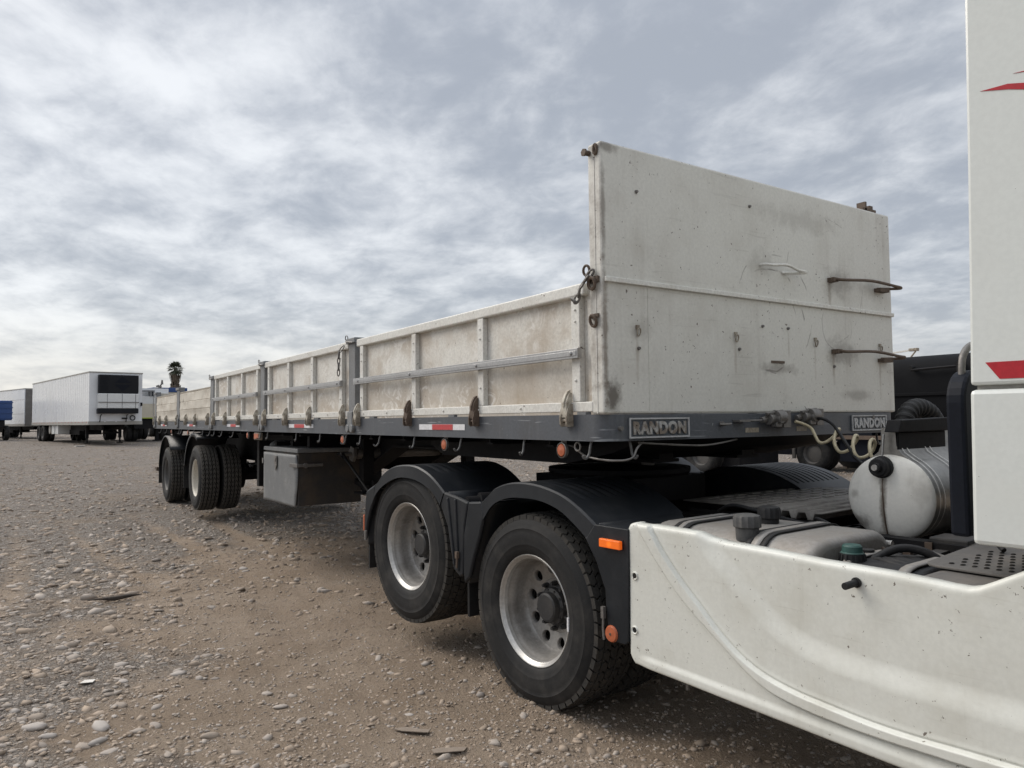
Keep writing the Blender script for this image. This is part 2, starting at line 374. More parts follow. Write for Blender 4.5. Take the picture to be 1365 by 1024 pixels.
p.inputs['Roughness'].default_value = .93
p.inputs['Specular IOR Level'].default_value = .25
h = b.math('ADD', b.math('MULTIPLY', nB, 1.5), b.math('ADD', b.math('MULTIPLY', nC, 1.3), b.math('MULTIPLY', nD, .6)))
h = b.math('ADD', h, b.math('MULTIPLY', b.math('MULTIPLY', b.ramp(vd, 0, .16), gm2), .9))
b.put(p.inputs['Normal'], b.bump(h, 1.0, .032))
M['ground'] = m

# ------------------------------------------------------------------ mesh helpers
def V(*a): return Vector(a)

def smooth_path(pts, n=6, closed=False):
    pts = [Vector(p) for p in pts]
    out = []
    N = len(pts)
    for i in range(N if closed else N - 1):
        p0 = pts[(i - 1) % N] if closed or i > 0 else pts[0]
        p1, p2 = pts[i], pts[(i + 1) % N]
        p3 = pts[(i + 2) % N] if closed or i + 2 < N else pts[-1]
        for k in range(n):
            t = k / n
            out.append(.5 * ((2 * p1) + (p2 - p0) * t + (2 * p0 - 5 * p1 + 4 * p2 - p3) * t * t + (3 * p1 - p0 - 3 * p2 + p3) * t ** 3))
    if not closed: out.append(pts[-1])
    return out

class MB:
    def __init__(s):
        s.v = []; s.f = []; s.mi = []; s.cur = 0
    def add(s, vs, fs):
        o = len(s.v)
        s.v += [tuple(x) for x in vs]
        for f in fs:
            s.f.append(tuple(i + o for i in f)); s.mi.append(s.cur)
        return s
    def box(s, x0, x1, y0, y1, z0, z1):
        x0, x1 = min(x0, x1), max(x0, x1); y0, y1 = min(y0, y1), max(y0, y1); z0, z1 = min(z0, z1), max(z0, z1)
        return s.add([(x0, y0, z0), (x1, y0, z0), (x1, y1, z0), (x0, y1, z0), (x0, y0, z1), (x1, y0, z1), (x1, y1, z1), (x0, y1, z1)],
                     [(0, 3, 2, 1), (4, 5, 6, 7), (0, 1, 5, 4), (1, 2, 6, 5), (2, 3, 7, 6), (3, 0, 4, 7)])
    def bar(s, p, q, w, h, upv=(0, 0, 1)):
        p, q = Vector(p), Vector(q)
        d = (q - p).normalized(); u = Vector(upv)
        sd_ = d.cross(u)
        if sd_.length < 1e-4: sd_ = d.cross(Vector((1, 0, 0)))
        sd_.normalize(); u = sd_.cross(d)
        vs = []
        for c in (p, q):
            for a, e in ((-1, -1), (1, -1), (1, 1), (-1, 1)):
                vs.append(c + sd_ * a * w / 2 + u * e * h / 2)
        return s.add(vs, [(3, 2, 1, 0), (4, 5, 6, 7), (0, 1, 5, 4), (1, 2, 6, 5), (2, 3, 7, 6), (3, 0, 4, 7)])
    def tube(s, pts, r, n=8, closed=False):
        pts = [Vector(p) for p in pts]
        N = len(pts)
        rs = r if isinstance(r, (list, tuple)) else [r] * N
        tang = []
        for i in range(N):
            a = pts[(i - 1) % N] if closed or i > 0 else pts[0]
            c = pts[(i + 1) % N] if closed or i < N - 1 else pts[-1]
            tang.append((c - a).normalized())
        u = tang[0].orthogonal().normalized()
        vs = []
        for i in range(N):
            u = (u - tang[i] * u.dot(tang[i])).normalized()
            w = tang[i].cross(u)
            for k in range(n):
                a = 2 * PI * k / n
                vs.append(pts[i] + (u * math.cos(a) + w * math.sin(a)) * rs[i])
        fs = []
        for i in range(N if closed else N - 1):
            j = (i + 1) % N
            for k in range(n):
                l = (k + 1) % n
                fs.append((i * n + k, i * n + l, j * n + l, j * n + k))
        if not closed:
            fs.append(tuple(range(n - 1, -1, -1)))
            fs.append(tuple((N - 1) * n + k for k in range(n)))
        return s.add(vs, fs)
    def cyl(s, p, q, r, n=16, rb=None):
        return s.tube([p, q], [r, r if rb is None else rb], n)
    def lathe(s, prof, o=(0, 0, 0), axis=(0, 1, 0), n=48, a0=0.0, a1=2 * PI):
        o = Vector(o); A = Vector(axis).normalized()
        U = A.orthogonal().normalized()
        if abs(A.y) > .9: U = Vector((1, 0, 0))
        W = A.cross(U)
        full = abs(a1 - a0 - 2 * PI) < 1e-6
        m_ = n if full else n + 1
        vs = []
        for i in range(m_):
            a = a0 + (a1 - a0) * i / n
            d = U * math.cos(a) + W * math.sin(a)
            for r, y in prof:
                vs.append(o + d * r + A * y)
        k = len(prof); fs = []
        for i in range(n):
            j = (i + 1) % m_
            for q in range(k - 1):
                fs.append((i * k + q, i * k + q + 1, j * k + q + 1, j * k + q))
        return s.add(vs, fs)
    def prism(s, poly, fn, d0, d1):
        """poly of (a,b); fn(a,b,d)->xyz"""
        n = len(poly)
        vs = [fn(a, c, d0) for a, c in poly] + [fn(a, c, d1) for a, c in poly]
        fs = [tuple(range(n - 1, -1, -1)), tuple(range(n, 2 * n))]
        for i in range(n):
            j = (i + 1) % n
            fs.append((i, j, n + j, n + i))
        return s.add(vs, fs)
    def grid(s, rows):
        nu, nv = len(rows), len(rows[0])
        vs = [p for r_ in rows for p in r_]
        fs = []
        for i in range(nu - 1):
            for j in range(nv - 1):
                fs.append((i * nv + j, i * nv + j + 1, (i + 1) * nv + j + 1, (i + 1) * nv + j))
        return s.add(vs, fs)
    def mesh(s, name, mats, smooth=None):
        me = bpy.data.meshes.new(name)
        me.from_pydata([tuple(x) for x in s.v], [], s.f)
        for mm in (mats if isinstance(mats, (list, tuple)) else [mats]):
            me.materials.append(mm)
        if len(set(s.mi)) > 1:
            me.polygons.foreach_set('material_index', s.mi)
        bm = bmesh.new(); bm.from_mesh(me)
        bmesh.ops.recalc_face_normals(bm, faces=bm.faces)
        bm.to_mesh(me); bm.free()
        if smooth is not None:
            me.polygons.foreach_set('use_smooth', [True] * len(me.polygons))
            me.set_sharp_from_angle(angle=R(smooth))
        me.update()
        return me
    def build(s, name, mats, parent=None, smooth=None, bevel=None, **props):
        return link(name, s.mesh(name, mats, smooth), parent, bevel, **props)

def link(name, me, parent=None, bevel=None, loc=None, rot=None, **props):
    o = bpy.data.objects.new(name, me)
    C.objects.link(o)
    if parent is not None: o.parent = parent
    if loc is not None: o.location = loc
    if rot is not None: o.rotation_euler = rot
    if bevel:
        md = o.modifiers.new('bevel', 'BEVEL')
        md.width = bevel; md.segments = 2; md.limit_method = 'ANGLE'; md.angle_limit = R(40)
    for k, v_ in props.items(): o[k] = v_
    return o

def tag(o, label=None, cat=None, group=None, kind=None):
    if label: o['label'] = label
    if cat: o['category'] = cat
    if group: o['group'] = group
    if kind: o['kind'] = kind
    return o

def empty(name, loc=(0, 0, 0), rz=0.0, label=None, cat=None, group=None):
    o = bpy.data.objects.new(name, None)
    C.objects.link(o)
    o.location = loc; o.rotation_euler = (0, 0, rz)
    o.empty_display_size = .3
    return tag(o, label, cat, group)

def copy_tree(o, parent=None):
    c = o.copy(); C.objects.link(c); c.parent = parent
    for ch in [x for x in bpy.data.objects if x.parent == o]:
        copy_tree(ch, c)
    return c

def text_mesh(body, name, mat, height, width, depth=.004, fat=.02):
    cu_ = bpy.data.curves.new('lettering', 'FONT')
    cu_.body = body; cu_.offset = fat; cu_.extrude = .05; cu_.space_character = 1.12; cu_.resolution_u = 3
    tmp = bpy.data.objects.new('lettering_source', cu_)
    C.objects.link(tmp)
    dg = bpy.context.evaluated_depsgraph_get()
    me = bpy.data.meshes.new_from_object(tmp.evaluated_get(dg))
    bpy.data.objects.remove(tmp); bpy.data.curves.remove(cu_)
    co = np.empty(len(me.vertices) * 3, dtype=np.float32); me.vertices.foreach_get('co', co); co = co.reshape(-1, 3)
    lo_, hi_ = co.min(0), co.max(0)
    co = (co - (lo_ + hi_) / 2) / (hi_ - lo_)
    co *= np.array([width, height, depth])
    me.vertices.foreach_set('co', co.astype(np.float32).ravel())
    me.materials.clear(); me.materials.append(mat)
    me.name = name
    me.update()
    return me

# ------------------------------------------------------------------ ground
def vnoise(x, y, seed=0):
    """smooth value noise, vectorised"""
    xi, yi = np.floor(x).astype(np.int64), np.floor(y).astype(np.int64)
    xf, yf = x - xi, y - yi
    def h(a, b_):
        n = (a * 374761393 + b_ * 668265263 + seed * 974711) & 0x7fffffff
        n = ((n ^ (n >> 13)) * 1274126177) & 0x7fffffff
        n = (n ^ (n >> 16)) & 0xffff
        return n / 65535.0
    u_ = xf * xf * (3 - 2 * xf); v_ = yf * yf * (3 - 2 * yf)
    return (h(xi, yi) * (1 - u_) + h(xi + 1, yi) * u_) * (1 - v_) + (h(xi, yi + 1) * (1 - u_) + h(xi + 1, yi + 1) * u_) * v_

def fbm(x, y, o=4, seed=0):
    t_ = 0; a = .5; tot = 0
    for k in range(o):
        t_ = t_ + a * vnoise(x, y, seed + k); tot += a; x = x * 2.03 + 11.3; y = y * 2.03 + 5.7; a *= .5
    return t_ / tot

def base_height(x, y):
    s_ = np.clip(-x - 8, 0, None)
    return .5 * (1 - np.exp(-(s_ / 24.0) ** 1.5))

def ground_z(x, y):
    d = np.hypot(x - CAM.x, y - CAM.y)
    fade = np.clip(1.3 - d / 60, 0, 1)
    z_ = base_height(x, y)
    z_ = z_ + (fbm(x * .35, y * .35, 2, 3) - .5) * .05 * fade
    z_ = z_ + (fbm(x * 2.2, y * 2.2, 3, 9) - .5) * .055 * fade
    tr_ = tracks(x, y)
    z_ = z_ + (fbm(x * 11, y * 11, 3, 21) - .5) * .026 * fade * (1 - .6 * tr_) - .022 * tr_ * fade
    return z_ - .006

def tracks(x, y):
    """wheel tracks driven along the trucks' right side"""
    out = 0
    for c0, w_, sl in ((-.55, .16, .02), (-1.15, .18, .05), (-2.75, .2, -.05), (.55, .16, .03)):
        c_ = c0 + sl * (x + 2) + .18 * np.sin(x * .45 + c0 * 3)
        out = np.maximum(out, np.exp(-((y - c_) / w_) ** 2))
    return out * np.clip((x + 14) / 5, 0, 1) * (.55 + .45 * vnoise(x * .7, y * .7, 71))

def gravel_mask(x, y):
    # trodden brown dirt runs in a band along the truck's right side, grey gravel further out
    e = -0.9 - y + (fbm(x * .45, y * .45, 3, 40) - .5) * 2.6
    far = np.clip((-x - 4.8) / 3.0, 0, 1)
    near = np.clip((e + .15) / 1.3, 0, 1)
    m_ = np.clip(near * .9 + far * .85 + (fbm(x * 1.6, y * 1.6, 3, 55) - .5) * .9, 0, 1)
    inner = np.clip((y + .3) / 1.0, 0, 1) * np.clip((x + 7) / 3, 0, 1)
    return np.clip(m_ * (1 - .8 * inner) * (1 - .7 * tracks(x, y)), 0, 1)

NR = 430
base_ang = YAW
angs = np.concatenate([np.linspace(-1.0, 1.0, 560, endpoint=False), np.linspace(1.0, 2 * PI - 1.0, 130, endpoint=False)]) + base_ang
rad = .4 * (4000 / .4) ** (np.linspace(0, 1, NR) ** 1.0)
rr_, aa_ = np.meshgrid(rad, angs, indexing='ij')
gx = CAM.x + rr_ * np.cos(aa_); gy = CAM.y + rr_ * np.sin(aa_)
gz = ground_z(gx, gy)
NA = len(angs)
gverts = np.stack([gx, gy, gz], -1).reshape(-1, 3)
ii, jj = np.meshgrid(np.arange(NR - 1), np.arange(NA), indexing='ij')
jn = (jj + 1) % NA
gf = np.stack([ii * NA + jj, (ii + 1) * NA + jj, (ii + 1) * NA + jn, ii * NA + jn], -1).reshape(-1, 4)
cidx = len(gverts)
gverts = np.vstack([gverts, [[CAM.x, CAM.y, float(ground_z(np.array([CAM.x]), np.array([CAM.y]))[0])]]])

def np_mesh(name, verts, faces, mat, smooth=True):
    me = bpy.data.meshes.new(name)
    k = faces.shape[1]
    me.vertices.add(len(verts)); me.vertices.foreach_set('co', verts.astype(np.float32).ravel())
    me.loops.add(faces.size); me.loops.foreach_set('vertex_index', faces.astype(np.int32).ravel())
    me.polygons.add(len(faces)); me.polygons.foreach_set('loop_start', np.arange(0, faces.size, k, dtype=np.int32))
    me.polygons.foreach_set('use_smooth', np.ones(len(faces), dtype=bool) if smooth else np.zeros(len(faces), dtype=bool))
    me.materials.append(mat)
    me.update(calc_edges=True)
    return me

gme = np_mesh('ground', gverts, gf, M['ground'])
att = gme.attributes.new('gravel', 'FLOAT', 'POINT')
att.data.foreach_set('value', gravel_mask(gverts[:, 0], gverts[:, 1]).astype(np.float32))
ground = link('ground', gme, kind='structure')
tag(ground, 'bare yard of brown dirt and grey gravel under the trucks')

# loose gravel (nobody could count it)
t_ = (1 + 5 ** .5) / 2
ICO = np.array([(-1, t_, 0), (1, t_, 0), (-1, -t_, 0), (1, -t_, 0), (0, -1, t_), (0, 1, t_), (0, -1, -t_), (0, 1, -t_), (t_, 0, -1), (t_, 0, 1), (-t_, 0, -1), (-t_, 0, 1)]) / math.sqrt(1 + t_ * t_)
ICOF = np.array([(0, 11, 5), (0, 5, 1), (0, 1, 7), (0, 7, 10), (0, 10, 11), (1, 5, 9), (5, 11, 4), (11, 10, 2), (10, 7, 6), (7, 1, 8), (3, 9, 4), (3, 4, 2), (3, 2, 6), (3, 6, 8), (3, 8, 9), (4, 9, 5), (2, 4, 11), (6, 2, 10), (8, 6, 7), (9, 8, 1)])

def scatter(n, rmin, rmax, smin, smax, power, dirt_keep, spread=.86):
    """points in a fan in front of the viewpoint, dense near and thin far"""
    u_ = rng.random(n)
    rr = rmin * (rmax / rmin) ** (u_ ** power)
    an = YAW + (rng.random(n) * 2 - 1) * spread
    x = CAM.x + rr * np.cos(an); y = CAM.y + rr * np.sin(an)
    keep = rng.random(n) < (dirt_keep + (1 - dirt_keep) * gravel_mask(x, y))
    x, y, rr = x[keep], y[keep], rr[keep]
    s_ = smin * (smax / smin) ** (rng.random(len(x)) ** 1.8)
    return x, y, s_
pts = [scatter(115000, 1.6, 10, .003, .012, .85, .6), scatter(42000, 1.8, 26, .010, .030, .7, .07), scatter(16000, 6, 52, .022, .055, .75, .08)]
px = np.concatenate([a[0] for a in pts]); py = np.concatenate([a[1] for a in pts]); ps = np.concatenate([a[2] for a in pts])
n = len(px)
jit = 1 + (rng.random((n, 12)) - .5) * .7
vs = ICO[None] * jit[..., None]
ax = np.stack([1 + rng.random(n) * .7, .7 + rng.random(n) * .5, .38 + rng.random(n) * .4], -1)
vs = vs * ax[:, None, :] * ps[:, None, None]
ca, sa = np.cos(rng.random(n) * 6.283), np.sin(rng.random(n) * 6.283)
ang = rng.random(n) * 6.283; ca, sa = np.cos(ang)[:, None], np.sin(ang)[:, None]
tl_ = (rng.random(n)[:, None] - .5) * .5
x_, y_, z_ = vs[..., 0], vs[..., 1], vs[..., 2]
z_ = z_ + x_ * tl_
vx = x_ * ca - y_ * sa; vy = x_ * sa + y_ * ca
pz = ground_z(px, py)
vs = np.stack([vx + px[:, None], vy + py[:, None], z_ + (pz + ps * .02)[:, None]], -1).reshape(-1, 3)
fs = (ICOF[None] + (np.arange(n) * 12)[:, None, None]).reshape(-1, 3)
gravel = link('gravel', np_mesh('gravel', vs, fs, M['gravel']), kind='stuff')
tag(gravel, 'loose grey and brown gravel scattered over the dirt yard', 'gravel')

# single cobbles one can point to
def stone_mesh(seed):
    r_ = random.Random(seed)
    bm = bmesh.new()
    bmesh.ops.create_icosphere(bm, subdivisions=2, radius=1)
    from mathutils import noise as mn
    off = Vector((r_.uniform(0, 50), r_.uniform(0, 50), r_.uniform(0, 50)))
    fl = r_.uniform(.26, .42); wd = r_.uniform(.58, .85)
    for v_ in bm.verts:
        k = 1 + .34 * mn.noise(v_.co * 1.2 + off) + .13 * mn.noise(v_.co * 2.9 + off)
        v_.co = Vector((v_.co.x * k, v_.co.y * k * wd, v_.co.z * k * fl))
    me = bpy.data.meshes.new('stone'); bm.to_mesh(me); bm.free()
    me.polygons.foreach_set('use_smooth', [True] * len(me.polygons))
    me.materials.append(M['stone'])
    return me
STONES = [stone_mesh(i) for i in range(10)]
listed = [(-2.98, -2.1, 0.036), (-3.01, -2.03, 0.06), (-1.84, -2.26, 0.08), (-1.99, -2.25, 0.051), (-3.53, -2.38, 0.033), (-1.69, -2.21, 0.048), (-1.61, -2.24, 0.042), (-1.62, -2.35, 0.028), (-1.46, -2.07, 0.05), (-1.46, -2.01, 0.05), (-1.31, -1.97, 0.044), (-1.36, -2.13, 0.031), (-1.9, -1.87, 0.05), (-1.65, -1.98, 0.071), (-1.47, -1.83, 0.037), (-2.32, -1.81, 0.038), (-3.12, -2.03, 0.049), (-2.12, -1.9, 0.042), (-2.7, -1.78, 0.052), (-2.58, -1.28, 0.043), (-2.28, -1.51, 0.059), (-2.08, -1.34, 0.031), (-2.12, -1.42, 0.032), (-1.51, -1.75, 0.046), (-1.23, -1.54, 0.053), (-1.67, -1.14, 0.039), (-1.59, -1.02, 0.034), (-1.44, -1.13, 0.047), (-1.2, -1.09, 0.036), (-1.21, -0.93, 0.032), (-3.29, -1.75, 0.025), (-5.48, -0.34, 0.061), (-5.34, -0.35, 0.052), (-5.25, -1.13, 0.067), (-5.59, -0.43, 0.044), (-5.51, 0.54, 0.045), (-6.01, -2.32, 0.054), (-5.55, 0.64, 0.036), (-4.07, -1.26, 0.029), (-4.2, -2.39, 0.051), (-3.51, -2.29, 0.046), (-2.84, -2.19, 0.035), (-2.47, -1.79, 0.039), (-1.1, -1.75, 0.034), (-2.21, -2.35, 0.037)]
k = 0
while len(listed) < 299:
    a = YAW + random.uniform(-.1, .66); r_ = 2.6 * (13 / 2.6) ** random.random()
    x, y = CAM.x + r_ * math.cos(a), CAM.y + r_ * math.sin(a)
    if random.random() > .12 + .88 * float(gravel_mask(np.array([x]), np.array([y]))[0]): continue
    if y > -.3 and x > -2.6: continue
    listed.append((x, y, random.uniform(.015, .034) * (1 + max(0, r_ - 5) * .06)))
for x, y, s_ in listed:
    z0 = float(ground_z(np.array([x]), np.array([y]))[0])
    o = link('stone', random.choice(STONES), ground, loc=(x, y, z0 + s_ * .03), rot=(random.uniform(-.15, .15), random.uniform(-.15, .15), YAW + PI / 2 + random.gauss(0, .5)))
    o.scale = (s_ * .9, s_ * .9, s_ * .9)

# ------------------------------------------------------------------ wheels
def tyre_mesh(W=.285, R0=.505, Rt=.524, nb=54, rows=6, chevron=.35, gap=.12, seed=1, tread='tread'):
    mb = MB()
    mb.cur = 0
    half = [(.296, .020), (.303, .004), (.316, -.006), (.335, -.0125), (.352, -.0165), (.355, -.0182), (.359, -.0178), (.38, -.0202), (.40, -.0210), (.42, -.0203), (.440, -.0180), (.443, -.0195), (.448, -.0170), (.464, -.0118), (.478, -.0055), (.492, .0035), (.500, .012), (R0, .026)]
    prof = half + [(r, W - y) for r, y in reversed(half)]
    mb.lathe(prof, n=72)
    mb.cur = 2
    mb.lathe([(R0 + .0006, .022), (R0 + .0006, W - .022)], n=72)
    mb.cur = 1
    rnd = random.Random(seed)
    edges = np.linspace(-.002, W + .002, rows + 1)
    def pt(th, y, r): return (r * math.cos(th), y, r * math.sin(th))
    da = 2 * PI / nb
    for i in range(rows):
        y0, y1 = edges[i], edges[i + 1]
        g = (y1 - y0) * (.07 if gap < .2 else .12)
        y0 += g; y1 -= g
        ym = (y0 + y1) / 2
        edge = i in (0, rows - 1)
        for kk in range(nb):
            th = (kk + (.5 if i % 2 else 0)) * da
            a = da * (1 - gap) / 2
            c = da * chevron * (1 if i % 2 else -1)
            top = [(th - a, y0), (th - a + c, ym), (th - a, y1), (th + a, y1), (th + a + c, ym), (th + a, y0)]
            rt_ = Rt + rnd.uniform(-.0012, .0012)
            vs = []
            for th_, y in top:
                q = abs(y / W - .5) * 2
                r = rt_ - .010 * q ** 3
                vs.append(pt(th + (th_ - th) * .93, ym + (y - ym) * .95, r))
            for th_, y in top:
                r = R0 - .008
                if edge and (y < .02 or y > W - .02): r = .488
                vs.append(pt(th_, y, r))
            mb.add(vs, [(0, 1, 2, 3, 4, 5)] + [(j, 6 + j, 6 + (j + 1) % 6, (j + 1) % 6) for j in range(6)])
    return mb.mesh('tyre', [M['rubber'], M[tread], M['groove']], smooth=40)

TY_DRIVE = tyre_mesh(.285, nb=52, rows=6, chevron=.28)
TY_TAG = tyre_mesh(.285, nb=60, rows=5, chevron=.18, gap=.06, seed=2)
TY_TRAIL = tyre_mesh(.272, .508, .528, nb=44, rows=5, chevron=.55, gap=.24, seed=3, tread='tread_pale')

def rim_mesh(edge='rim_edge', body='rim', holes=10, depth=.165):
    mb = MB()
    mb.cur = 1
    mb.lathe([(.283, .016), (.292, .004), (.298, .002), (.3015, .006), (.3015, .014), (.297, .022)], n=72)
    mb.lathe([(.283, .016), (.276, .022), (.272, .040)], n=72)
    mb.cur = 0
    mb.lathe([(.272, .040), (.268, .060), (.262, .070), (.2605, .10), (.258, depth - .03), (.250, depth - .008), (.244, depth)], n=72)
    # disc with hand holes
    def fy(r): return depth + (.244 - r) * .22
    r0, r1, rh, hr = .150, .244, .205, .0285
    da = 2 * PI / holes
    NS = 24
    for hh in range(holes):
        tc = hh * da + .2
        outer = []
        for q in range(NS):
            a = 2 * PI * q / NS
            dx, dy = math.cos(a), math.sin(a)
            # ray in (theta,r) box
            hw = da / 2; hi_ = (r1 - rh); lo_ = (rh - r0)
            tx = hw * rh / abs(dx) if abs(dx) > 1e-6 else 1e9
            ty = (hi_ if dy > 0 else lo_) / abs(dy) if abs(dy) > 1e-6 else 1e9
            tt = min(tx, ty)
            outer.append((tc + dx * tt / rh, rh + dy * tt))
        # snap corners
        for cth, cr in ((hw, r1), (-hw, r1), (hw, r0), (-hw, r0)):
            best = min(range(NS), key=lambda q: ((outer[q][0] - tc - cth) * rh) ** 2 + (outer[q][1] - cr) ** 2)
            outer[best] = (tc + cth, cr)
        vs = []
        for th, r in outer: vs.append((r * math.cos(th), fy(r), r * math.sin(th)))
        for dd, rad_ in ((0, hr + .004), (.006, hr), (.022, hr)):
            for q in range(NS):
                a = 2 * PI * q / NS
                th = tc + math.cos(a) * rad_ / rh; r = rh + math.sin(a) * rad_
                vs.append((r * math.cos(th), fy(r) + dd, r * math.sin(th)))
        fs = []
        for lv in range(3):
            for q in range(NS):
                w = (q + 1) % NS
                fs.append((lv * NS + q, lv * NS + w, (lv + 1) * NS + w, (lv + 1) * NS + q))
        mb.add(vs, fs)
    mb.lathe([(.150, fy(.150)), (.142, fy(.150) - .006), (.10, fy(.150) - .006)], n=48)
    mb.cur = 2
    mb.lathe([(.0001, depth + .07), (.29, depth + .07)], n=48)       # brake drum behind the holes
    mb.cur = 0
    mb.lathe([(.244, depth), (.255, depth + .02), (.262, .24), (.27, .262), (.29, .275)], n=72)
    return mb.mesh('wheel', [M[body], M[edge], M['hole']], smooth=35)

def hub_mesh(depth=.165, reach=.080):
    mb = MB()
    y0 = depth + .018
    mb.lathe([(.125, y0), (.118, y0 - .010), (.100, y0 - .014), (.098, y0 - .040), (.088, y0 - .045), (.080, y0 - .048), (.078, y0 - reach), (.068, y0 - reach - .008), (.0001, y0 - reach - .010)], n=40)
    for k in range(10):
        a = 2 * PI * k / 10
        for rr0, hgt, rad_ in ((.124, .032, .0145),):
            x, z = rr0 * math.cos(a), rr0 * math.sin(a)
            mb.cyl((x, y0 + .002, z), (x, y0 - hgt, z), rad_, 6, rad_ * .95)
            mb.cyl((x, y0 - hgt, z), (x, y0 - hgt - .012, z), .009, 8)
    for k in range(10):
        a = 2 * PI * (k + .5) / 10
        x, z = .088 * math.cos(a), .088 * math.sin(a)
        mb.cyl((x, y0 - .036, z), (x, y0 - .048, z), .008, 6)
    return mb.mesh('hub', M['hub'], smooth=35)

RIM_SILVER = rim_mesh()
RIM_CREAM = rim_mesh('rim_cream', 'rim_cream')
RIM_DARK = rim_mesh('rim_dark', 'rim_dark')
HUB = hub_mesh()

def wheel(parent, tyre, rim, loc, flip=False, spin=0.0, dual=True):
    w = link('wheel', rim, parent, loc=loc, rot=(0, spin, PI if flip else 0))
    link('tyre', tyre, w)
    link('hub', HUB, w)
    if dual:
        link('tyre', tyre, w, loc=(0, .335, 0), rot=(0, .4, 0))
    return w

# ------------------------------------------------------------------ the dropside trailer (front corner at x=0, right side y=0)
ZB, ZT, ZR, ZH, ZM = 1.4365, 1.5696, 2.236, 2.923, 2.232
TL, TW = 14.25, 2.6
trailer = empty('semi_trailer', (0, 0, 0), 0, 'long white dropside trailer with tall front board behind the truck', 'trailer')

# perimeter frame rail with rounded front corners
def ribbon(path, z0, z1, th):
    mb = MB()
    n_ = len(path)
    P_ = [Vector((x, y, 0)) for x, y in path]
    rows = []
    for i, q in enumerate(P_):
        a = P_[max(i - 1, 0)]; c = P_[min(i + 1, n_ - 1)]
        d = (c - a).normalized(); nrm = Vector((-d.y, d.x, 0))
        inn = q + nrm * th
        rows.append([(q.x, q.y, z0), (q.x, q.y, z1), (inn.x, inn.y, z1), (inn.x, inn.y, z0), (q.x, q.y, z0)])
    mb.grid(rows)
    mb.add(rows[0][:4], [(0, 1, 2, 3)]); mb.add(rows[-1][:4], [(3, 2, 1, 0)])
    return mb
rc = .085
path = [(-TL, 0)] + [(x, 0) for x in np.linspace(-TL + .5, -rc - .05, 30)]
path += [(-rc + rc * math.sin(a), rc - rc * math.cos(a)) for a in np.linspace(0, PI / 2, 8)]
path += [(-rc + rc * math.cos(a), TW - rc + rc * math.sin(a)) for a in np.linspace(0, PI / 2, 8)]
path += [(x, TW) for x in np.linspace(-rc - .05, -TL + .5, 30)] + [(-TL, TW)]
fr = ribbon(path, ZB, ZT, .07)
fr.box(-TL, -TL + .07, .07, TW - .07, ZB, ZT)
fr.build('frame_rail', M['frame_grey'], trailer, smooth=30)
MB().box(-TL + .07, -.1, .072, TW - .072, ZT - .06, ZT - .004).build('deck_floor', M['toolbox_dark'], trailer)
for yy in (.86, 1.62):
    mb = MB()
    def bz(x): return 1.30 if x > -4.2 else (1.30 - (-4.2 - x) * .35 if x > -5.2 else .95)
    xs = [-.5, -4.2, -5.2, -TL + .2]
    rows = []
    for x in xs:
        rows.append([(x, yy, bz(x)), (x, yy + .12, bz(x)), (x, yy + .12, ZB + .06), (x, yy, ZB + .06), (x, yy, bz(x))])
    mb.grid(rows); mb.add(rows[0][:4], [(0, 1, 2, 3)]); mb.add(rows[-1][:4], [(0, 1, 2, 3)])
    for x0, x1 in zip(xs[:-1], xs[1:]):
        mb.add([(x0, yy - .05, bz(x0)), (x1, yy - .05, bz(x1)), (x1, yy + .17, bz(x1)), (x0, yy + .17, bz(x0)),
                (x0, yy - .05, bz(x0) - .02), (x1, yy - .05, bz(x1) - .02), (x1, yy + .17, bz(x1) - .02), (x0, yy + .17, bz(x0) - .02)],
               [(0, 1, 2, 3), (4, 5, 6, 7), (0, 1, 5, 4), (2, 3, 7, 6), (1, 2, 6, 5), (0, 3, 7, 4)])
    mb.build('main_beam', M['chassis'], trailer)
cm = MB().prism([(-.035, ZB - .04), (.035, ZB - .04), (.035, ZB - .03), (.006, ZB - .03), (.006, ZT - .07), (-.006, ZT - .07), (-.006, ZB - .03), (-.035, ZB - .03)],
                lambda a, c, d: (a, d, c), .075, TW - .075).mesh('cross_member', M['chassis'])
for k in range(22):
    link('cross_member', cm, trailer, loc=(-.55 - k * .62, 0, 0))
# coupling plate with a sloped nose
MB().prism([(-.12, ZB - .004), (-.35, 1.36), (-.75, 1.285), (-2.3, 1.285), (-2.5, 1.36), (-2.5, ZB - .004)], lambda a, c, d: (a, d, c), .36, 2.24).build('coupling_plate', M['chassis'], trailer)
MB().cyl((-1.05, 1.3, 1.30), (-1.05, 1.3, 1.17), .045, 20).build('king_pin', M['steel_dull'], trailer)

# headboard
hb = MB()
hb.box(-.10, 0, .0, TW, ZT + .001, ZH)
headboard = hb.build('headboard', M['headboard'], trailer, bevel=.012)
MB().box(.0005, .016, .012, TW - .002, ZM - .013, ZM + .013).build('cross_rib', M['rib'], headboard, bevel=.004)
mb = MB()
mb.box(-.0005 + .0, .0025, .300, .3035, ZT + .004, ZM - .014)
mb.build('weld_seam', M['headboard'], headboard)
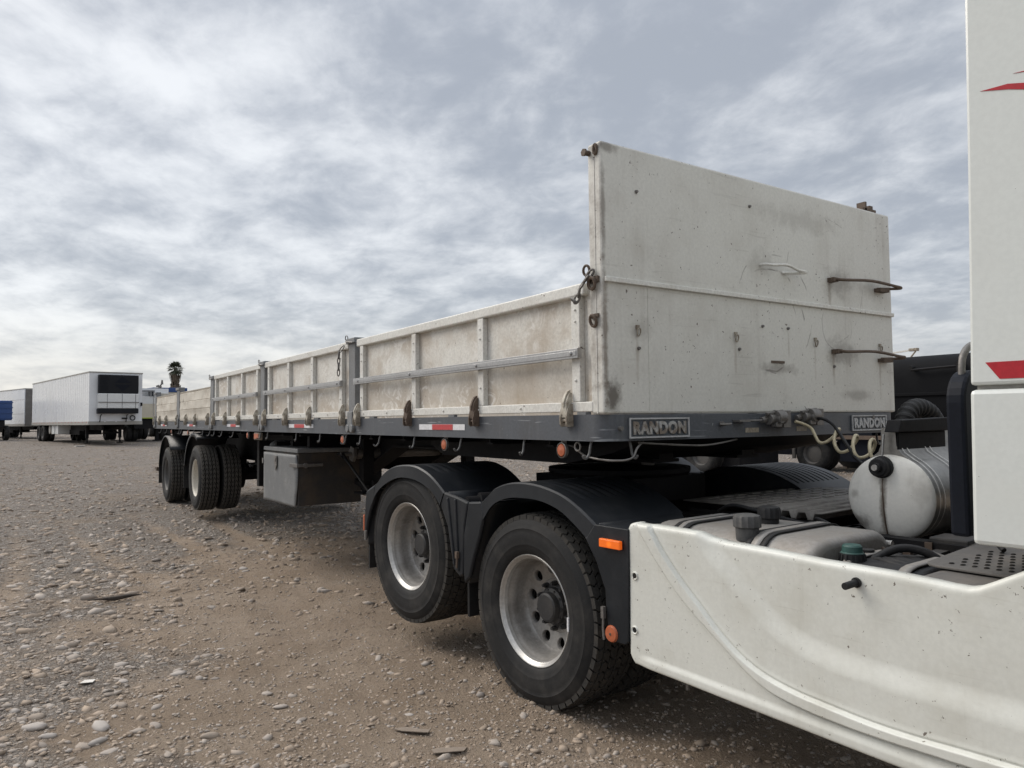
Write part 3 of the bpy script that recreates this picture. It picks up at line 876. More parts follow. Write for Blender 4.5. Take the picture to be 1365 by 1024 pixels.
# wrapped side edge fold
MB().box(-.052, -.046, -.0025, .0, ZT + .004, ZH - .02).build('fold_seam', M['headboard'], headboard)
def handle(y0, y1, z0, z1, out, mat, rad_, foot):
    mb = MB()
    pth = [(0.0, y0, z0), (out * .55, y0 + .01, z0), (out, y0 + .05, z0 - .005), (out, (y0 + y1) / 2, (z0 + z1) / 2 + .015), (out, y1 - .08, z1 + .004), (out, y1, z1), (out * .9, y1 - .03, z1 - .008), (.0, y1 - .16, z1 - .012)]
    mb.tube(smooth_path(pth, 4), rad_, 8)
    if foot:
        mb.box(.0005, .045, y0 - .02, y0 + .03, z0 - .014, z0 + .012)
        mb.box(.0005, .045, y1 - .20, y1 - .09, z1 - .036, z1 - .012)
    return mb.build('handle', mat, headboard, smooth=40)
handle(1.205, 1.56, 2.43, 2.415, .055, M['rib'], .0085, False)
tag(handle(1.88, 2.585, 2.405, 2.41, .075, M['rust'], .0095, True), 'rusty upper step handle')
tag(handle(1.90, 2.60, 1.955, 1.94, .075, M['rust'], .0095, True), 'rusty lower step handle')
def ring(mb, c, r, th, u, w, n=14):
    c, u, w = Vector(c), Vector(u), Vector(w)
    mb.tube([c + (u * math.cos(a) + w * math.sin(a)) * r for a in np.linspace(0, 2 * PI, n, endpoint=False)], th, 6, closed=True)
for (y, z) in ((.224, 2.005), (.97, 2.012), (1.709, 2.02), (2.425, 2.016)):
    mb = MB()
    ring(mb, (.014, y, z - .024), .019, .004, (0, .55, -.1), (.25, 0, 1))
    mb.box(.0005, .010, y - .010, y + .010, z - .008, z + .012)
    mb.build('eyelet', M['latch'], headboard, smooth=40)
for (y, z) in ((1.208, 2.072), (1.445, 2.073), (.232, 1.90), (.235, 2.95 - .25), (1.0, 1.93), (1.12, 2.76), (1.9, 1.86)):
    MB().cyl((.0005, y, z), (.012, y, z), .010, 8, .007).build('bolt', M['steel_dull'], headboard, smooth=40)
MB().box(.0005, .006, 1.28, 1.40, 1.862, 1.876).build('gouge', M['rust'], headboard)
mb = MB()
mb.box(-.07, .0 - .01, 2.33, 2.35, ZH, ZH + .06); mb.box(-.07, -.02, 2.40, 2.44, ZH + .0, ZH + .045); mb.box(-.08, -.01, 2.30, 2.46, ZH + .0005, ZH + .018)
mb.build('rack_stop', M['rust'], headboard)
mb = MB()
mb.cyl((-.085, .0, ZH - .045), (-.085, -.028, ZH - .045), .014, 12); mb.cyl((-.085, -.028, ZH - .045), (-.085, -.038, ZH - .045), .020, 6)
ring(mb, (-.03, -.008, ZH - .04), .022, .008, (.5, 0, .2), (0, -.1, 1))
mb.build('corner_hook', M['rust'], headboard, smooth=40)
# chain and shackles at the corner
def chain(parent, pts, mat, link_r=.02, th=.006):
    mb = MB()
    for i in range(len(pts) - 1):
        a, c = Vector(pts[i]), Vector(pts[i + 1])
        d = (c - a); L_ = d.length; d.normalize()
        s_ = d.orthogonal().normalized()
        if i % 2: s_ = d.cross(s_)
        mid = (a + c) / 2
        q = []
        for k in range(12):
            t2 = 2 * PI * k / 12
            q.append(mid + d * math.cos(t2) * (L_ * .5 + th * 1.6) + s_ * math.sin(t2) * link_r * .62)
        mb.tube(q, th, 6, closed=True)
    return mb.build('chain', mat, parent, smooth=40)
chain(headboard, [(-.05, -.02, 2.275), (-.075, -.03, 2.25), (-.10, -.035, 2.225), (-.125, -.04, 2.20), (-.135, -.04, 2.165), (-.155, -.045, 2.135), (-.18, -.045, 2.15)], M['steel_dull'], .019, .006)
for c_, r_, th_, u_, w_ in (((-.055, -.022, 2.215), .027, .009, (.9, 0, .1), (0, -.2, 1)), ((-.09, -.025, 2.285), .024, .007, (.9, 0, .3), (0, -.3, .9)), ((-.055, -.016, 2.03), .030, .008, (.7, 0, .1), (0, -.3, .9))):
    mb = MB(); ring(mb, c_, r_, th_, u_, w_); mb.build('shackle', M['rust'], headboard, smooth=40)
MB().box(-.10, -.02, -.014, .0, 2.22, 2.25).build('shackle_plate', M['rust'], headboard)
MB().box(-.085, -.025, -.012, .0, 2.045, 2.065).build('shackle_plate', M['rust'], headboard)

# nameplates
def nameplate(y0, y1, z0, z1, lm, worn):
    mb = MB()
    mb.box(.0005, .006, y0, y1, z0, z1)
    pl = mb.build('nameplate', M['plate'], trailer)
    t_ = .008
    fb = MB()
    fb.box(.0065, .013, y0, y1, z1 - t_, z1); fb.box(.0065, .013, y0, y1, z0, z0 + t_)
    fb.box(.0065, .013, y0, y0 + t_, z0 + t_, z1 - t_); fb.box(.0065, .013, y1 - t_, y1, z0 + t_, z1 - t_)
    fb.build('plate_border', M['letter'], pl)
    me = text_mesh('RANDON', 'lettering', lm, (z1 - z0) * .66, (y1 - y0) * .88, .007, .05)
    link('lettering', me, pl, loc=(.0105, (y0 + y1) / 2, (z0 + z1) / 2), rot=(PI / 2, 0, PI / 2))
    return pl
pl = nameplate(.152, .575, 1.449, 1.551, M['letter_worn'], True); pl['label'] = 'rust-stained nameplate with worn letters'
pl = nameplate(2.066, 2.462, 1.453, 1.553, M['letter'], False); pl['label'] = 'clean grey nameplate'

# things on the front beam: couplings, studs, stickers
for (y, z) in ((.095, 1.50), (.83, 1.515), (2.30, 1.54)):
    MB().cyl((.0, y, z), (.02, y, z), .012, 8).build('stud', M['steel_dull'], trailer, smooth=40)
mb = MB(); mb.tube([(.02, .80, 1.512), (.03, .83, 1.51), (.03, .88, 1.513)], .007, 6); mb.cyl((.0, .83, 1.51), (.03, .83, 1.51), .009, 8)
mb.build('hose_hook', M['steel_dull'], trailer, smooth=40)
mb = MB(); mb.box(.0005, .05, .93, 1.02, 1.522, 1.534); mb.tube([(.03, 1.0, 1.528), (.035, 1.15, 1.53)], .006, 6)
mb.build('bracket', M['steel_dull'], trailer, smooth=40)
MB().box(.0005, .0025, 1.035, 1.15, 1.462, 1.488).build('sticker', M['latch'], trailer)
MB().box(.0005, .0025, 1.50, 1.60, 1.462, 1.49).build('sticker', M['latch'], trailer)
def coupling(y, z):
    mb = MB()
    mb.box(.0005, .06, y + .06, y + .13, z - .05, z + .05)
    mb.cyl((.045, y - .06, z), (.045, y + .06, z), .032, 14); mb.cyl((.06, y - .02, z + .01), (.06, y + .05, z + .01), .042, 14)
    mb.cyl((.05, y, z), (.095, y, z), .026, 12); mb.cyl((.03, y - .10, z - .005), (.03, y - .06, z), .018, 10)
    mb.bar((.05, y - .08, z + .03), (.06, y + .05, z + .048), .02, .014)
    mb.box(.04, .08, y - .03, y + .02, z - .045, z - .02)
    return mb.build('hose_coupling', M['steel_dull'], trailer, smooth=35, bevel=.003)
coupling(1.24, 1.535); coupling(1.56, 1.545)

# side boards
def bolt_row(mb, xs, y, zs, r=.009):
    for x in xs:
        for z in zs: mb.cyl((x, y, z), (x, y - .008, z), r, 6, r * .8)
def ribbed_panel(xf, xb, ribs, railx, top=True):
    """right-hand panel between x=xf and xb (xf nearest the front), ribs at the given x"""
    zb, zt = 1.584, ZR
    mb = MB()
    mb.box(xb, xf, .036, .056, zb, zt - .04)
    pn = mb.build('side_panel', M['sideboard'], trailer)
    mb = MB(); mb.box(xb - .005, xf + .012, -.004, .06, zt - .062, zt)
    mb.build('top_rail', M['rib'], pn, bevel=.008)
    mb = MB(); mb.box(xb, xf + .07 if xf > -.3 else xf, -.003, .035, zb, zb + .05)
    bolt_row(mb, np.linspace(xb + .15, xf - .1, 7), -.003, [zb + .026])
    mb.build('bottom_rail', M['rib'], pn, bevel=.005)
    for x in ribs:
        mb = MB(); mb.box(x - .033, x + .033, .0, .0355, zb + .0515, zt - .0635)
        bolt_row(mb, [x], .0, [zb + .16, zb + .30, zt - .13, zt - .19], .008)
        mb.build('rib', M['rib'], pn, bevel=.005)
    mb = MB(); z0, z1 = 1.855, 1.905
    mb.box(railx[1], railx[0], -.030, -.002, z0, z1)
    mb.box(railx[1] + .01, railx[0] - .01, -.033, -.0305, z0 + .012, z1 - .012)
    bolt_row(mb, ribs, -.033, [(z0 + z1) / 2], .011)
    mb.build('aluminium_strip', M['alu_rail'], pn, bevel=.004)
    return pn
ribbed_panel(-.155, -3.145, (-.216, -1.151, -2.077, -3.05), (-.165, -3.16))
ribbed_panel(-3.355, -5.945, (-3.53, -4.30, -5.06, -5.80), (-3.46, -5.92))
ribbed_panel(-6.145, -8.61, (-6.29, -7.02, -7.79, -8.54), (-6.22, -8.62))
# filler strip beside the headboard
MB().box(-.152, -.102, .03, .06, 1.584, ZR - .02).build('edge_strip', M['sideboard'], trailer)

def corrugated_panel(xf, xb, parent, ysgn=1, y0=0.0, seed=0):
    rnd = np.random.default_rng(seed)
    zs = [1.585, 1.60, 1.64, 1.66, 1.72, 1.765, 1.772, 1.780, 1.82, 1.86, 1.90, 1.907, 1.915, 1.97, 2.02, 2.05, 2.056, 2.075, 2.085]
    off = [0, -.004, -.006, .000, -.006, -.012, -.002, -.014, -.012, -.010, -.012, -.002, -.010, -.008, -.006, -.006, .004, -.010, -.010]
    rows = []
    for x in np.linspace(xb, xf, 60):
        row = []
        for z, o in zip(zs, off):
            dent = (float(fbm(np.array([x * 3 + seed * 7]), np.array([z * 6]), 3, 5)[0]) - .5) * .035 * (1 if .02 < z - 1.585 < .47 else .2)
            row.append((x, y0 + ysgn * (o + dent + .012), z))
        row += [(x, y0 + ysgn * .05, 2.085), (x, y0 + ysgn * .05, 1.585)]
        row.append(row[0])
        rows.append(row)
    mb = MB(); mb.grid(rows); mb.add(rows[0][:-1], [tuple(range(len(rows[0]) - 1))]); mb.add(rows[-1][:-1], [tuple(range(len(rows[0]) - 1))])
    o = mb.build('side_panel', M['old_alu'], parent, smooth=40)
    o['label'] = 'dented horizontally ribbed rear side panel'
    return o
corrugated_panel(-8.90, -11.38, trailer, seed=1)
corrugated_panel(-11.70, -14.15, trailer, seed=2)
# left-hand side, the same boards mirrored
def left_panel(xf, xb):
    mb = MB(); mb.box(xb, xf, TW - .056, TW - .01, 1.584, ZR)
    pn = mb.build('side_panel', M['sideboard'], trailer)
    for x in np.linspace(xb + .1, xf - .1, 4):
        MB().box(x - .03, x + .03, TW - .0095, TW + .02, 1.60, ZR - .02).build('rib', M['rib'], pn)
for a, c in ((-.155, -3.145), (-3.355, -5.945), (-6.145, -8.61)): left_panel(a, c)
corrugated_panel(-8.90, -11.38, trailer, -1, TW, 3); corrugated_panel(-11.70, -14.15, trailer, -1, TW, 4)

# posts
def post(xf, xb, zt, y0=.0, y1=.09, mat='post_grey'):
    mb = MB()
    mb.box(xb, xf, min(y0, y1), max(y0, y1), ZT + .001, zt)
    s_ = -1 if y0 < 1 else 1
    yo = y0
    mb.box(xb + .02, xf - .02, yo + s_ * .001, yo + s_ * .022, ZB + .03, ZT + .06)
    for dx in (.03, -.06): mb.cyl(((xf + xb) / 2 + dx + .015, yo, ZB + .05), ((xf + xb) / 2 + dx + .015, yo + s_ * .03, ZB + .05), .035, 12)
    mb.box(xb - .02, xf + .03, yo + s_ * .001, yo + s_ * .02, zt - .05, zt - .005)
    return mb.build('post', M[mat], trailer, bevel=.005)
for xf, xb, zt in ((-3.19, -3.335, 2.262), (-5.965, -6.13, 2.258), (-8.66, -8.86, 2.235), (-11.42, -11.66, 2.18), (-14.06, -14.24, 2.19)):
    post(xf, xb, zt); post(xf, xb, zt, TW, TW - .09)
for x, z in ((-3.26, 2.262), (-6.05, 2.258), (-8.76, 2.235)):
    mb = MB(); ring(mb, (x - .07, -.02, z - .0), .026, .004, (1, 0, .25), (0, -.2, .8)); mb.cyl((x - .07, -.03, z - .03), (x + .09, -.03, z - .05), .006, 6)
    mb.build('lock_pin', M['steel_dull'], trailer, smooth=40)
chain(trailer, [(-3.40, -.02, 2.20), (-3.44, -.045, 2.15), (-3.45, -.045, 2.10), (-3.455, -.045, 2.05), (-3.455, -.045, 2.0), (-3.46, -.045, 1.95)], M['steel_dull'], .018, .005)
mb = MB(); mb.box(-14.25, -14.19, .05, TW - .05, ZT + .002, 2.17)
tb = mb.build('tail_board', M['old_alu'], trailer)
for z in (1.75, 1.95): MB().box(-14.28, -14.2505, .1, TW - .1, z, z + .03).build('rib', M['rib'], tb)

# hinged drop latches
mb = MB()
mb.cur = 0
mb.prism([(-.002, 1.55), (-.050, 1.545), (-.056, 1.575), (-.052, 1.635), (-.040, 1.672), (-.022, 1.70), (-.002, 1.705)], lambda a, c, d: (d, a, c), -.026, .026)
mb.prism([(-.002, 1.62), (-.062, 1.615), (-.064, 1.64), (-.045, 1.685), (-.028, 1.712), (-.010, 1.722), (-.002, 1.72)], lambda a, c, d: (d, a, c), -.011, .011)
mb.cur = 1
for d0, d1 in ((-.037, -.027), (.027, .037)):
    mb.prism([(-.002, 1.488), (-.046, 1.486), (-.060, 1.502), (-.062, 1.545), (-.050, 1.60), (-.028, 1.63), (-.002, 1.632)], lambda a, c, d: (d, a, c), d0, d1)
mb.box(-.0265, .0265, -.036, -.002, 1.489, 1.512)
mb.cyl((-.043, -.038, 1.528), (.043, -.038, 1.528), .012, 10)
mb.cyl((-.041, -.03, 1.60), (.041, -.03, 1.60), .008, 8)
mb.cur = 2
mb.box(-.0262, .0262, -.02, -.002, 1.513, 1.549)
LATCH = mb.mesh('hinge_latch', [M['latch_pale'], M['latch'], M['hole']], smooth=30)
LATCH_R = LATCH.copy(); LATCH_R.materials[0] = M['rust']; LATCH_R.materials[1] = M['rust']
for i, x in enumerate((-.268, -1.194, -2.131, -3.095, -3.44, -4.33, -5.09, -5.90, -6.26, -7.1, -7.84, -8.56, -8.97, -9.91, -10.71, -11.55, -12.72, -13.5, -14.18)):
    rusty = i in (1, 2)
    o = link('hinge_latch', LATCH_R if rusty else LATCH, trailer, loc=(x, 0, .32)); o.scale = (.78, .78, .80)
    if rusty: o['label'] = 'rusty hinge latch'
    o2 = link('hinge_latch', LATCH, trailer, loc=(x, TW, .32), rot=(0, 0, PI)); o2.scale = (.78, .78, .80)
# rope hooks under the rail
hk = [(0, .012, ZB), (0, .004, ZB - .03), (0, -.004, ZB - .065), (0, -.022, ZB - .085), (0, -.036, ZB - .082), (0, -.042, ZB - .07)]
HOOK = MB().tube(smooth_path(hk, 3), .0068, 8).mesh('rope_hook', M['hook'], smooth=50)
for x in (-.13, -.71, -1.43, -2.1, -2.72, -3.11, -3.44, -4.1, -4.82, -5.87, -6.17, -7.52, -8.18, -8.66, -8.97, -9.46, -10.17, -11.3, -11.49, -12.83, -13.5):
    link('rope_hook', HOOK, trailer, loc=(x, .012, 0), rot=(0, 0, random.uniform(-.9, .9)))
    link('rope_hook', HOOK, trailer, loc=(x, TW - .012, 0), rot=(0, 0, PI))
link('rope_hook', HOOK, trailer, loc=(-.02, .19, 0), rot=(0, 0, PI / 2))
mb = MB(); ring(mb, (-.235, .02, ZB - .03), .022, .005, (1, 0, 0), (0, 0, 1)); mb.build('tie_ring', M['steel_dull'], trailer, smooth=40)
# reflective tape
def tape(xf, xb, r1, r2, z0, z1):
    t1 = MB().box(xb, xf, -.0025, -.0005, z0, z1).build('reflective_tape', M['tape_white'], trailer)
    MB().box(r2, r1, -.0045, -.0026, z0 + .001, z1 - .001).build('red_stripe', M['tape_red'], t1)
tape(-1.345, -1.985, -1.50, -1.785, 1.484, 1.522)
tape(-4.25, -5.02, -4.52, -4.83, 1.487, 1.524)
tape(-7.08, -7.80, -7.30, -7.58, 1.49, 1.526)
tape(-9.98, -10.68, -10.15, -10.45, 1.49, 1.526)
tape(-12.72, -13.42, -12.9, -13.2, 1.49, 1.526)
# marker lamps hanging on tabs
mb = MB(); mb.box(-.022, .022, .012, .016, -.02, .062); lampm = mb.mesh('marker_lamp', M['steel_dull'])
lens = MB().lathe([(.0001, -.012), (.030, -.008), (.036, .0), (.036, .012), (.0001, .012)], n=24).mesh('lens', M['orange'], smooth=40)
for x in (-.367, -1.655, -3.526, -6.78, -10.69, -12.32):
    l_ = link('marker_lamp', lampm, trailer, loc=(x, .02, 1.385))
    link('lens', lens, l_)
    MB().lathe([(.037, -.006), (.042, -.004), (.042, .012)], n=24).build('bezel', M['steel_dull'], l_, smooth=40)
mb = MB(); mb.box(-6.47, -6.23, .015, .06, 1.335, 1.425); big = mb.build('side_reflector', M['latch'], trailer, bevel=.01)
MB().box(-6.44, -6.26, .008, .0145, 1.35, 1.41).build('lens', M['orange'], big)
# loose wire under the front corner
w = [(-.385, .03, 1.385), (-.367, .045, 1.412), (-.33, .05, 1.408), (-.304, .05, 1.403), (-.25, .05, 1.375), (-.201, .05, 1.358), (-.12, .05, 1.347), (-.03, .06, 1.343), (.03, .10, 1.345), (.035, .15, 1.36), (.02, .19, 1.40), (-.05, .3, 1.43)]
MB().tube(smooth_path(w, 5), .0055, 6).build('loose_wire', M['steel_dull'], trailer, smooth=60)
w = [(-.03, .25, 1.425), (-.02, .5, 1.408), (-.02, .75, 1.40), (-.03, 1.0, 1.425)]
MB().tube(smooth_path(w, 5), .006, 6).build('loose_wire', M['steel_dull'], trailer, smooth=60)

# tool box under the right side
mb = MB(); mb.box(-6.27, -5.02, .10, .80, .66, 1.215)
tbx = mb.build('toolbox', M['toolbox_dark'], trailer, bevel=.006)
MB().box(-6.29, -5.005, .085, .82, 1.217, 1.262).build('lid', M['toolbox'], tbx, bevel=.006)
nx, nz = 24, 16
rows = []
for i in range(nx + 1):
    row = []
    for j in range(nz + 1):
        x = -6.275 + (6.275 - 5.06) * i / nx; z = .635 + (1.195 - .635) * j / nz
        s_ = i / nx
        bend = .035 * max(0, s_ - .75) * 4 * max(0, .5 - abs(j / nz - .25)) - .012 * math.sin(j / nz * 3) * s_
        row.append((x + (.05 * s_ * math.sin(j / nz * PI * .9) if s_ > .97 else 0), .088 - bend * .6, z + .012 * s_ * (1 if j == 0 else 0)))
    rows.append(row)
mb = MB(); mb.grid(rows)
dr = mb.build('door', M['toolbox'], tbx, smooth=40)
sm = dr.modifiers.new('thick', 'SOLIDIFY'); sm.thickness = .012; sm.offset = 0
mb = MB(); mb.box(-5.80, -5.70, .066, .078, 1.075, 1.165); mb.cyl((-5.75, .06, 1.13), (-5.75, .078, 1.13), .03, 12)
mb.prism([(-5.80, 1.07), (-5.70, 1.07), (-5.75, 1.0)], lambda a, c, d: (a, d, c), .068, .078)
mb.build('latch', M['steel_dull'], tbx, bevel=.003)
mb = MB(); mb.bar((-5.17, .06, 1.085), (-5.0, .09, 1.085), .02, .04); mb.bar((-5.0, .09, 1.085), (-5.0, .36, 1.085), .02, .032); mb.cyl((-5.005, .17, 1.085), (-4.98, .17, 1.085), .028, 10)
mb.build('latch', M['steel_dull'], tbx, bevel=.003)
MB().box(-6.30, -6.276, .07, .11, 1.06, 1.12).build('hinge', M['steel_bright'], tbx)
for xx in (-5.9, -5.3):
    MB().box(xx - .04, xx + .04, .3, .7, 1.264, ZB).build('hanger', M['chassis'], trailer)

# landing gear
mb = MB()
mb.box(-4.73, -4.61, .66, .78, .90, 1.36); mb.box(-4.71, -4.63, .68, .76, .80, .90); mb.box(-4.78, -4.56, .62, .82, .78, .80)
lg = mb.build('landing_leg', M['chassis'], trailer, bevel=.004)
copy_ = lg.copy(); C.objects.link(copy_); copy_.location = (0, 1.24, 0); copy_.parent = trailer
mb = MB(); mb.cyl((-4.67, .43, 1.205), (-4.67, .66, 1.205), .02, 10); mb.cyl((-4.67, .55, 1.205), (-4.67, .58, 1.205), .085, 6)
mb.cyl((-4.67, .60, 1.205), (-4.67, 1.8, 1.205), .055, 12)
mb.build('crank_shaft', M['steel_dull'], trailer, smooth=35)
mb = MB(); mb.bar((-4.72, .45, 1.215), (-4.60, .45, 1.165), .05, .012); mb.tube([(-4.66, .45, 1.20), (-4.35, .45, 1.055), (-3.98, .45, .875)], .013, 8); mb.cyl((-4.73, .43, 1.205), (-4.64, .45, 1.205), .017, 8)
mb.build('crank_handle', M['chassis'], trailer, smooth=35)
mb = MB(); mb.bar((-4.56, .68, .85), (-6.4, .95, 1.0), .05, .05); mb.bar((-4.56, 1.92, .85), (-6.4, 1.68, 1.0), .05, .05); mb.bar((-4.56, .74, .9), (-4.56, 1.86, .9), .05, .05)
mb.build('brace', M['chassis'], trailer)

# trailer axles, springs, guards
def trailer_axle(x, z, rim):
    mb = MB(); mb.cyl((x, .3, z), (x, TW - .3, z), .075, 16); mb.cyl((x, .62, z), (x, .78, z), .2, 20); mb.cyl((x, TW - .78, z), (x, TW - .62, z), .2, 20)
    mb.build('axle', M['chassis'], trailer, smooth=40)
    for yy in (.92, 1.62):
        mb = MB()
        for q in range(4):
            L_ = .62 - q * .12
            mb.tube(smooth_path([(x - L_, yy, z + .17), (x, yy, z + .10 - q * .018), (x + L_, yy, z + .17)], 4), .02, 6)
        mb.box(x - .70, x - .56, yy - .06, yy + .06, z + .12, 1.0); mb.box(x + .56, x + .70, yy - .06, yy + .06, z + .12, 1.0)
        mb.build('leaf_spring', M['chassis'], trailer)
    wheel(trailer, TY_TRAIL, rim, (x, .035, z), False, .3 + x)
    wheel(trailer, TY_TRAIL, rim, (x, TW - .035, z), True, .7 + x)
trailer_axle(-10.13, .655, RIM_CREAM)
trailer_axle(-12.90, .552, RIM_DARK)
def guard(x, z, y0, y1, a0, a1, r_, mat, lip=.05):
    rows = []
    for a in np.linspace(a0, a1, 20):
        c_, s_ = math.cos(a), math.sin(a)
        rows.append([(x + r_ * c_, y, z + r_ * s_ * .9) for y in (y0, y1)])
    mb = MB(); mb.grid(rows)
    rows = []
    for a in np.linspace(a0, a1, 20):
        c_, s_ = math.cos(a), math.sin(a)
        rows.append([(x + r_ * c_, y0, z + r_ * s_ * .9), (x + (r_ - lip) * c_, y0 - .004, z + (r_ - lip) * s_ * .9)])
    mb.grid(rows)
    o = mb.build('mudguard', mat, trailer, smooth=60)
    md = o.modifiers.new('thick', 'SOLIDIFY'); md.thickness = .012; md.offset = 0
for y0, y1 in ((.03, .66), (TW - .66, TW - .03)):
    guard(-10.28, .66, y0, y1, R(62), R(168), .80, M['plastic'], .06)
    guard(-13.02, .58, y0, y1, R(40), R(172), .80, M['plastic'], .03)
    MB().box(-13.84, -13.82, y0, y1, .33, .75).build('mud_flap', M['rubber'], trailer)
    MB().box(-11.12, -11.10, y0, y1, .42, .85).build('mud_flap', M['rubber'], trailer)
mb = MB(); mb.box(-14.10, -14.0, .12, TW - .12, .56, .66); mb.box(-14.08, -14.02, .9, .98, .66, 1.0); mb.box(-14.08, -14.02, 1.62, 1.70, .66, 1.0)
mb.build('rear_bumper', M['chassis'], trailer, bevel=.006)
mb = MB(); mb.bar((-14.2, .03, .62), (-13.95, .03, .62), .05, .05); mb.bar((-14.22, .05, .58), (-13.95, .05, .58), .05, .03); mb.build('bumper_bracket', M['rust'], trailer)
# air tanks and hangers between the axles and the tool box
mb = MB()
mb.lathe([(.0001, 0), (.10, .02), (.13, .07), (.13, .62), (.10, .67), (.0001, .69)], (-6.95, .34, 1.18), (0, 1, 0), 24)
mb.build('air_tank', M['toolbox'], trailer, smooth=50)
mb = MB(); mb.box(-8.3, -6.6, .86, 1.74, .62, 1.0); mb.box(-7.4, -7.3, .3, .86, .70, 1.3); mb.box(-6.75, -6.68, .35, .86, .72, 1.3)
mb.build('suspension_crossmember', M['chassis'], trailer)
mb = MB()
mb.cyl((-9.3, .9, .80), (-9.3, 1.7, .80), .11, 16); mb.box(-9.0, -8.4, .9, 1.7, .9, 1.25)
mb.build('brake_chamber', M['chassis'], trailer, smooth=40)

# ------------------------------------------------------------------ the tractor unit (local: x forward, right wheels at y=0)
TA, TX0, TY0 = 0.0632, -0.614, -0.0132
tractor = empty('truck_tractor', (TX0, TY0, 0), TA, 'white truck tractor with black rear fenders coupled under the trailer', 'truck')
AX1, AX2, Z1, Z2 = .0, -1.368, .508, .678
w1 = wheel(tractor, TY_DRIVE, RIM_SILVER, (AX1, 0, Z1), False, .95)
wheel(tractor, TY_TAG, RIM_SILVER, (AX2, 0, Z2), False, .4)
wheel(tractor, TY_DRIVE, RIM_SILVER, (AX1, 2.5, Z1), True, .3)
wheel(tractor, TY_TAG, RIM_SILVER, (AX2, 2.5, Z2), True, .6)
MB().box(.302, .313, -.012, -.004, Z1 - .045, Z1 + .025).build('balance_weight', M['tape_white'], tractor)
for yy in (.83, 1.60):
    mb = MB(); mb.box(-1.95, 4.0, yy, yy + .08, .74, 1.0)
    rail = mb.build('frame_rail', M['chassis'], tractor)
    mb = MB()
    for k in range(18):
        mb.cyl((-1.8 + k * .16, yy - .012, .93 if k % 2 else .83), (-1.8 + k * .16, yy, .93 if k % 2 else .83), .014, 6)
    mb.build('rivet_row', M['chassis'], rail, kind='stuff')
for x, z in ((AX1, Z1), (AX2, Z2)):
    mb = MB(); mb.cyl((x, .35, z), (x, 2.15, z), .09, 16)
    if x == AX1:
        mb.lathe([(.0001, -.26), (.16, -.2), (.24, -.05), (.24, .05), (.16, .2), (.0001, .26)], (x, 1.25, z), (0, 1, 0), 24)
    mb.build('axle', M['chassis'], tractor, smooth=40)
    mb = MB()
    for yy in (.66, 1.84):
        mb.cyl((x - .32, yy, z + .08), (x - .32, yy, .80), .13, 16); mb.box(x - .55, x + .3, yy - .05, yy + .05, z - .03, z + .06)
    mb.build('air_spring', M['chassis'], tractor, smooth=40)
mb = MB()
mb.lathe([(.48, 0), (.50, .02), (.50, .05), (.08, .07), (.08, .0)], (-.55, 1.25, 1.16), (0, 0, 1), 36)
mb.box(-1.0, -.1, .86, 1.64, 1.0, 1.16)
mb.build('fifth_wheel', M['chassis'], tractor, smooth=35)
mb = MB(); mb.box(-1.9, -1.84, .83, 1.68, .74, 1.0); mb.box(-1.0, -.92, .91, 1.60, .8, .95); mb.box(.45, .53, .91, 1.6, .78, .95)
mb.build('cross_tube', M['chassis'], tractor)

# fenders -------------------------------------------------
def arc_fender(name, arc, inner, y0, y1, slot=False, groove_rng=(.25, .8)):
    """arc: outer outline (x,z) rear to front; inner: arch opening; top sheet runs from y0 to y1"""
    A = smooth_path([(x, 0, z) for x, z in arc], 5); B = smooth_path([(x, 0, z) for x, z in inner], 5)
    def resample(P_, n_):
        d = [0]
        for i in range(1, len(P_)): d.append(d[-1] + (P_[i] - P_[i - 1]).length)
        out = []
        for k in range(n_):
            t_ = d[-1] * k / (n_ - 1)
            i = max(1, next(i for i in range(1, len(d)) if d[i] >= t_ - 1e-9))
            f_ = (t_ - d[i - 1]) / max(1e-9, d[i] - d[i - 1])
            out.append(P_[i - 1].lerp(P_[i], f_))
        return out
    n_ = 46
    A = resample(A, n_); B = resample(B, n_)
    sg = 1 if y1 > y0 else -1
    mb = MB()
    # side lip, slightly dished, with a rounded top edge
    rows = []
    for a, c in zip(A, B):
        rows.append([(c.x, y0 + sg * .012, c.z), (c.x, y0, c.z), (c.x + (a.x - c.x) * .45, y0 + sg * .002, c.z + (a.z - c.z) * .45), (a.x + (c.x - a.x) * .10, y0 + sg * .003, a.z + (c.z - a.z) * .10), (a.x, y0 + sg * .014, a.z)])
    mb.grid(rows)
    # top sheet with pressed grooves along the arch
    W_ = abs(y1 - y0)
    ys = [.014]
    k = .09
    while k < W_ - .06:
        ys += [k, k + .009, k + .012, k + .021]; k += .062
    ys += [W_]
    rows = []
    for i, a in enumerate(A):
        pa, pc = A[max(0, i - 1)], A[min(n_ - 1, i + 1)]
        t_ = (pc - pa).normalized(); nr = Vector((-t_.z, 0, t_.x))
        if nr.z < 0: nr = -nr
        f_ = i / (n_ - 1)
        g = 1.0 if groove_rng[0] < f_ < groove_rng[1] else 0.0
        row = []
        for j, y in enumerate(ys):
            dep = 0
            if 0 < j < len(ys) - 1 and (j - 1) % 4 in (1, 2): dep = -.005 * g if not slot else -.020 * g
            q = a + nr * dep
            row.append((q.x, y0 + sg * y, q.z))
        rows.append(row)
    mb.grid(rows)
    o = mb.build(name, M['plastic'], tractor, smooth=40)
    return o
ARC1 = [(-.425, 1.062), (-.36, 1.105), (-.283, 1.155), (-.144, 1.193), (.017, 1.203), (.165, 1.189), (.306, 1.157), (.416, 1.111), (.50, 1.064), (.545, 1.035)]
INN1 = [(-.40, .96), (-.33, 1.035), (-.256, 1.078), (-.145, 1.109), (-.011, 1.119), (.139, 1.114), (.281, 1.081), (.392, 1.024), (.477, .968), (.50, .945)]
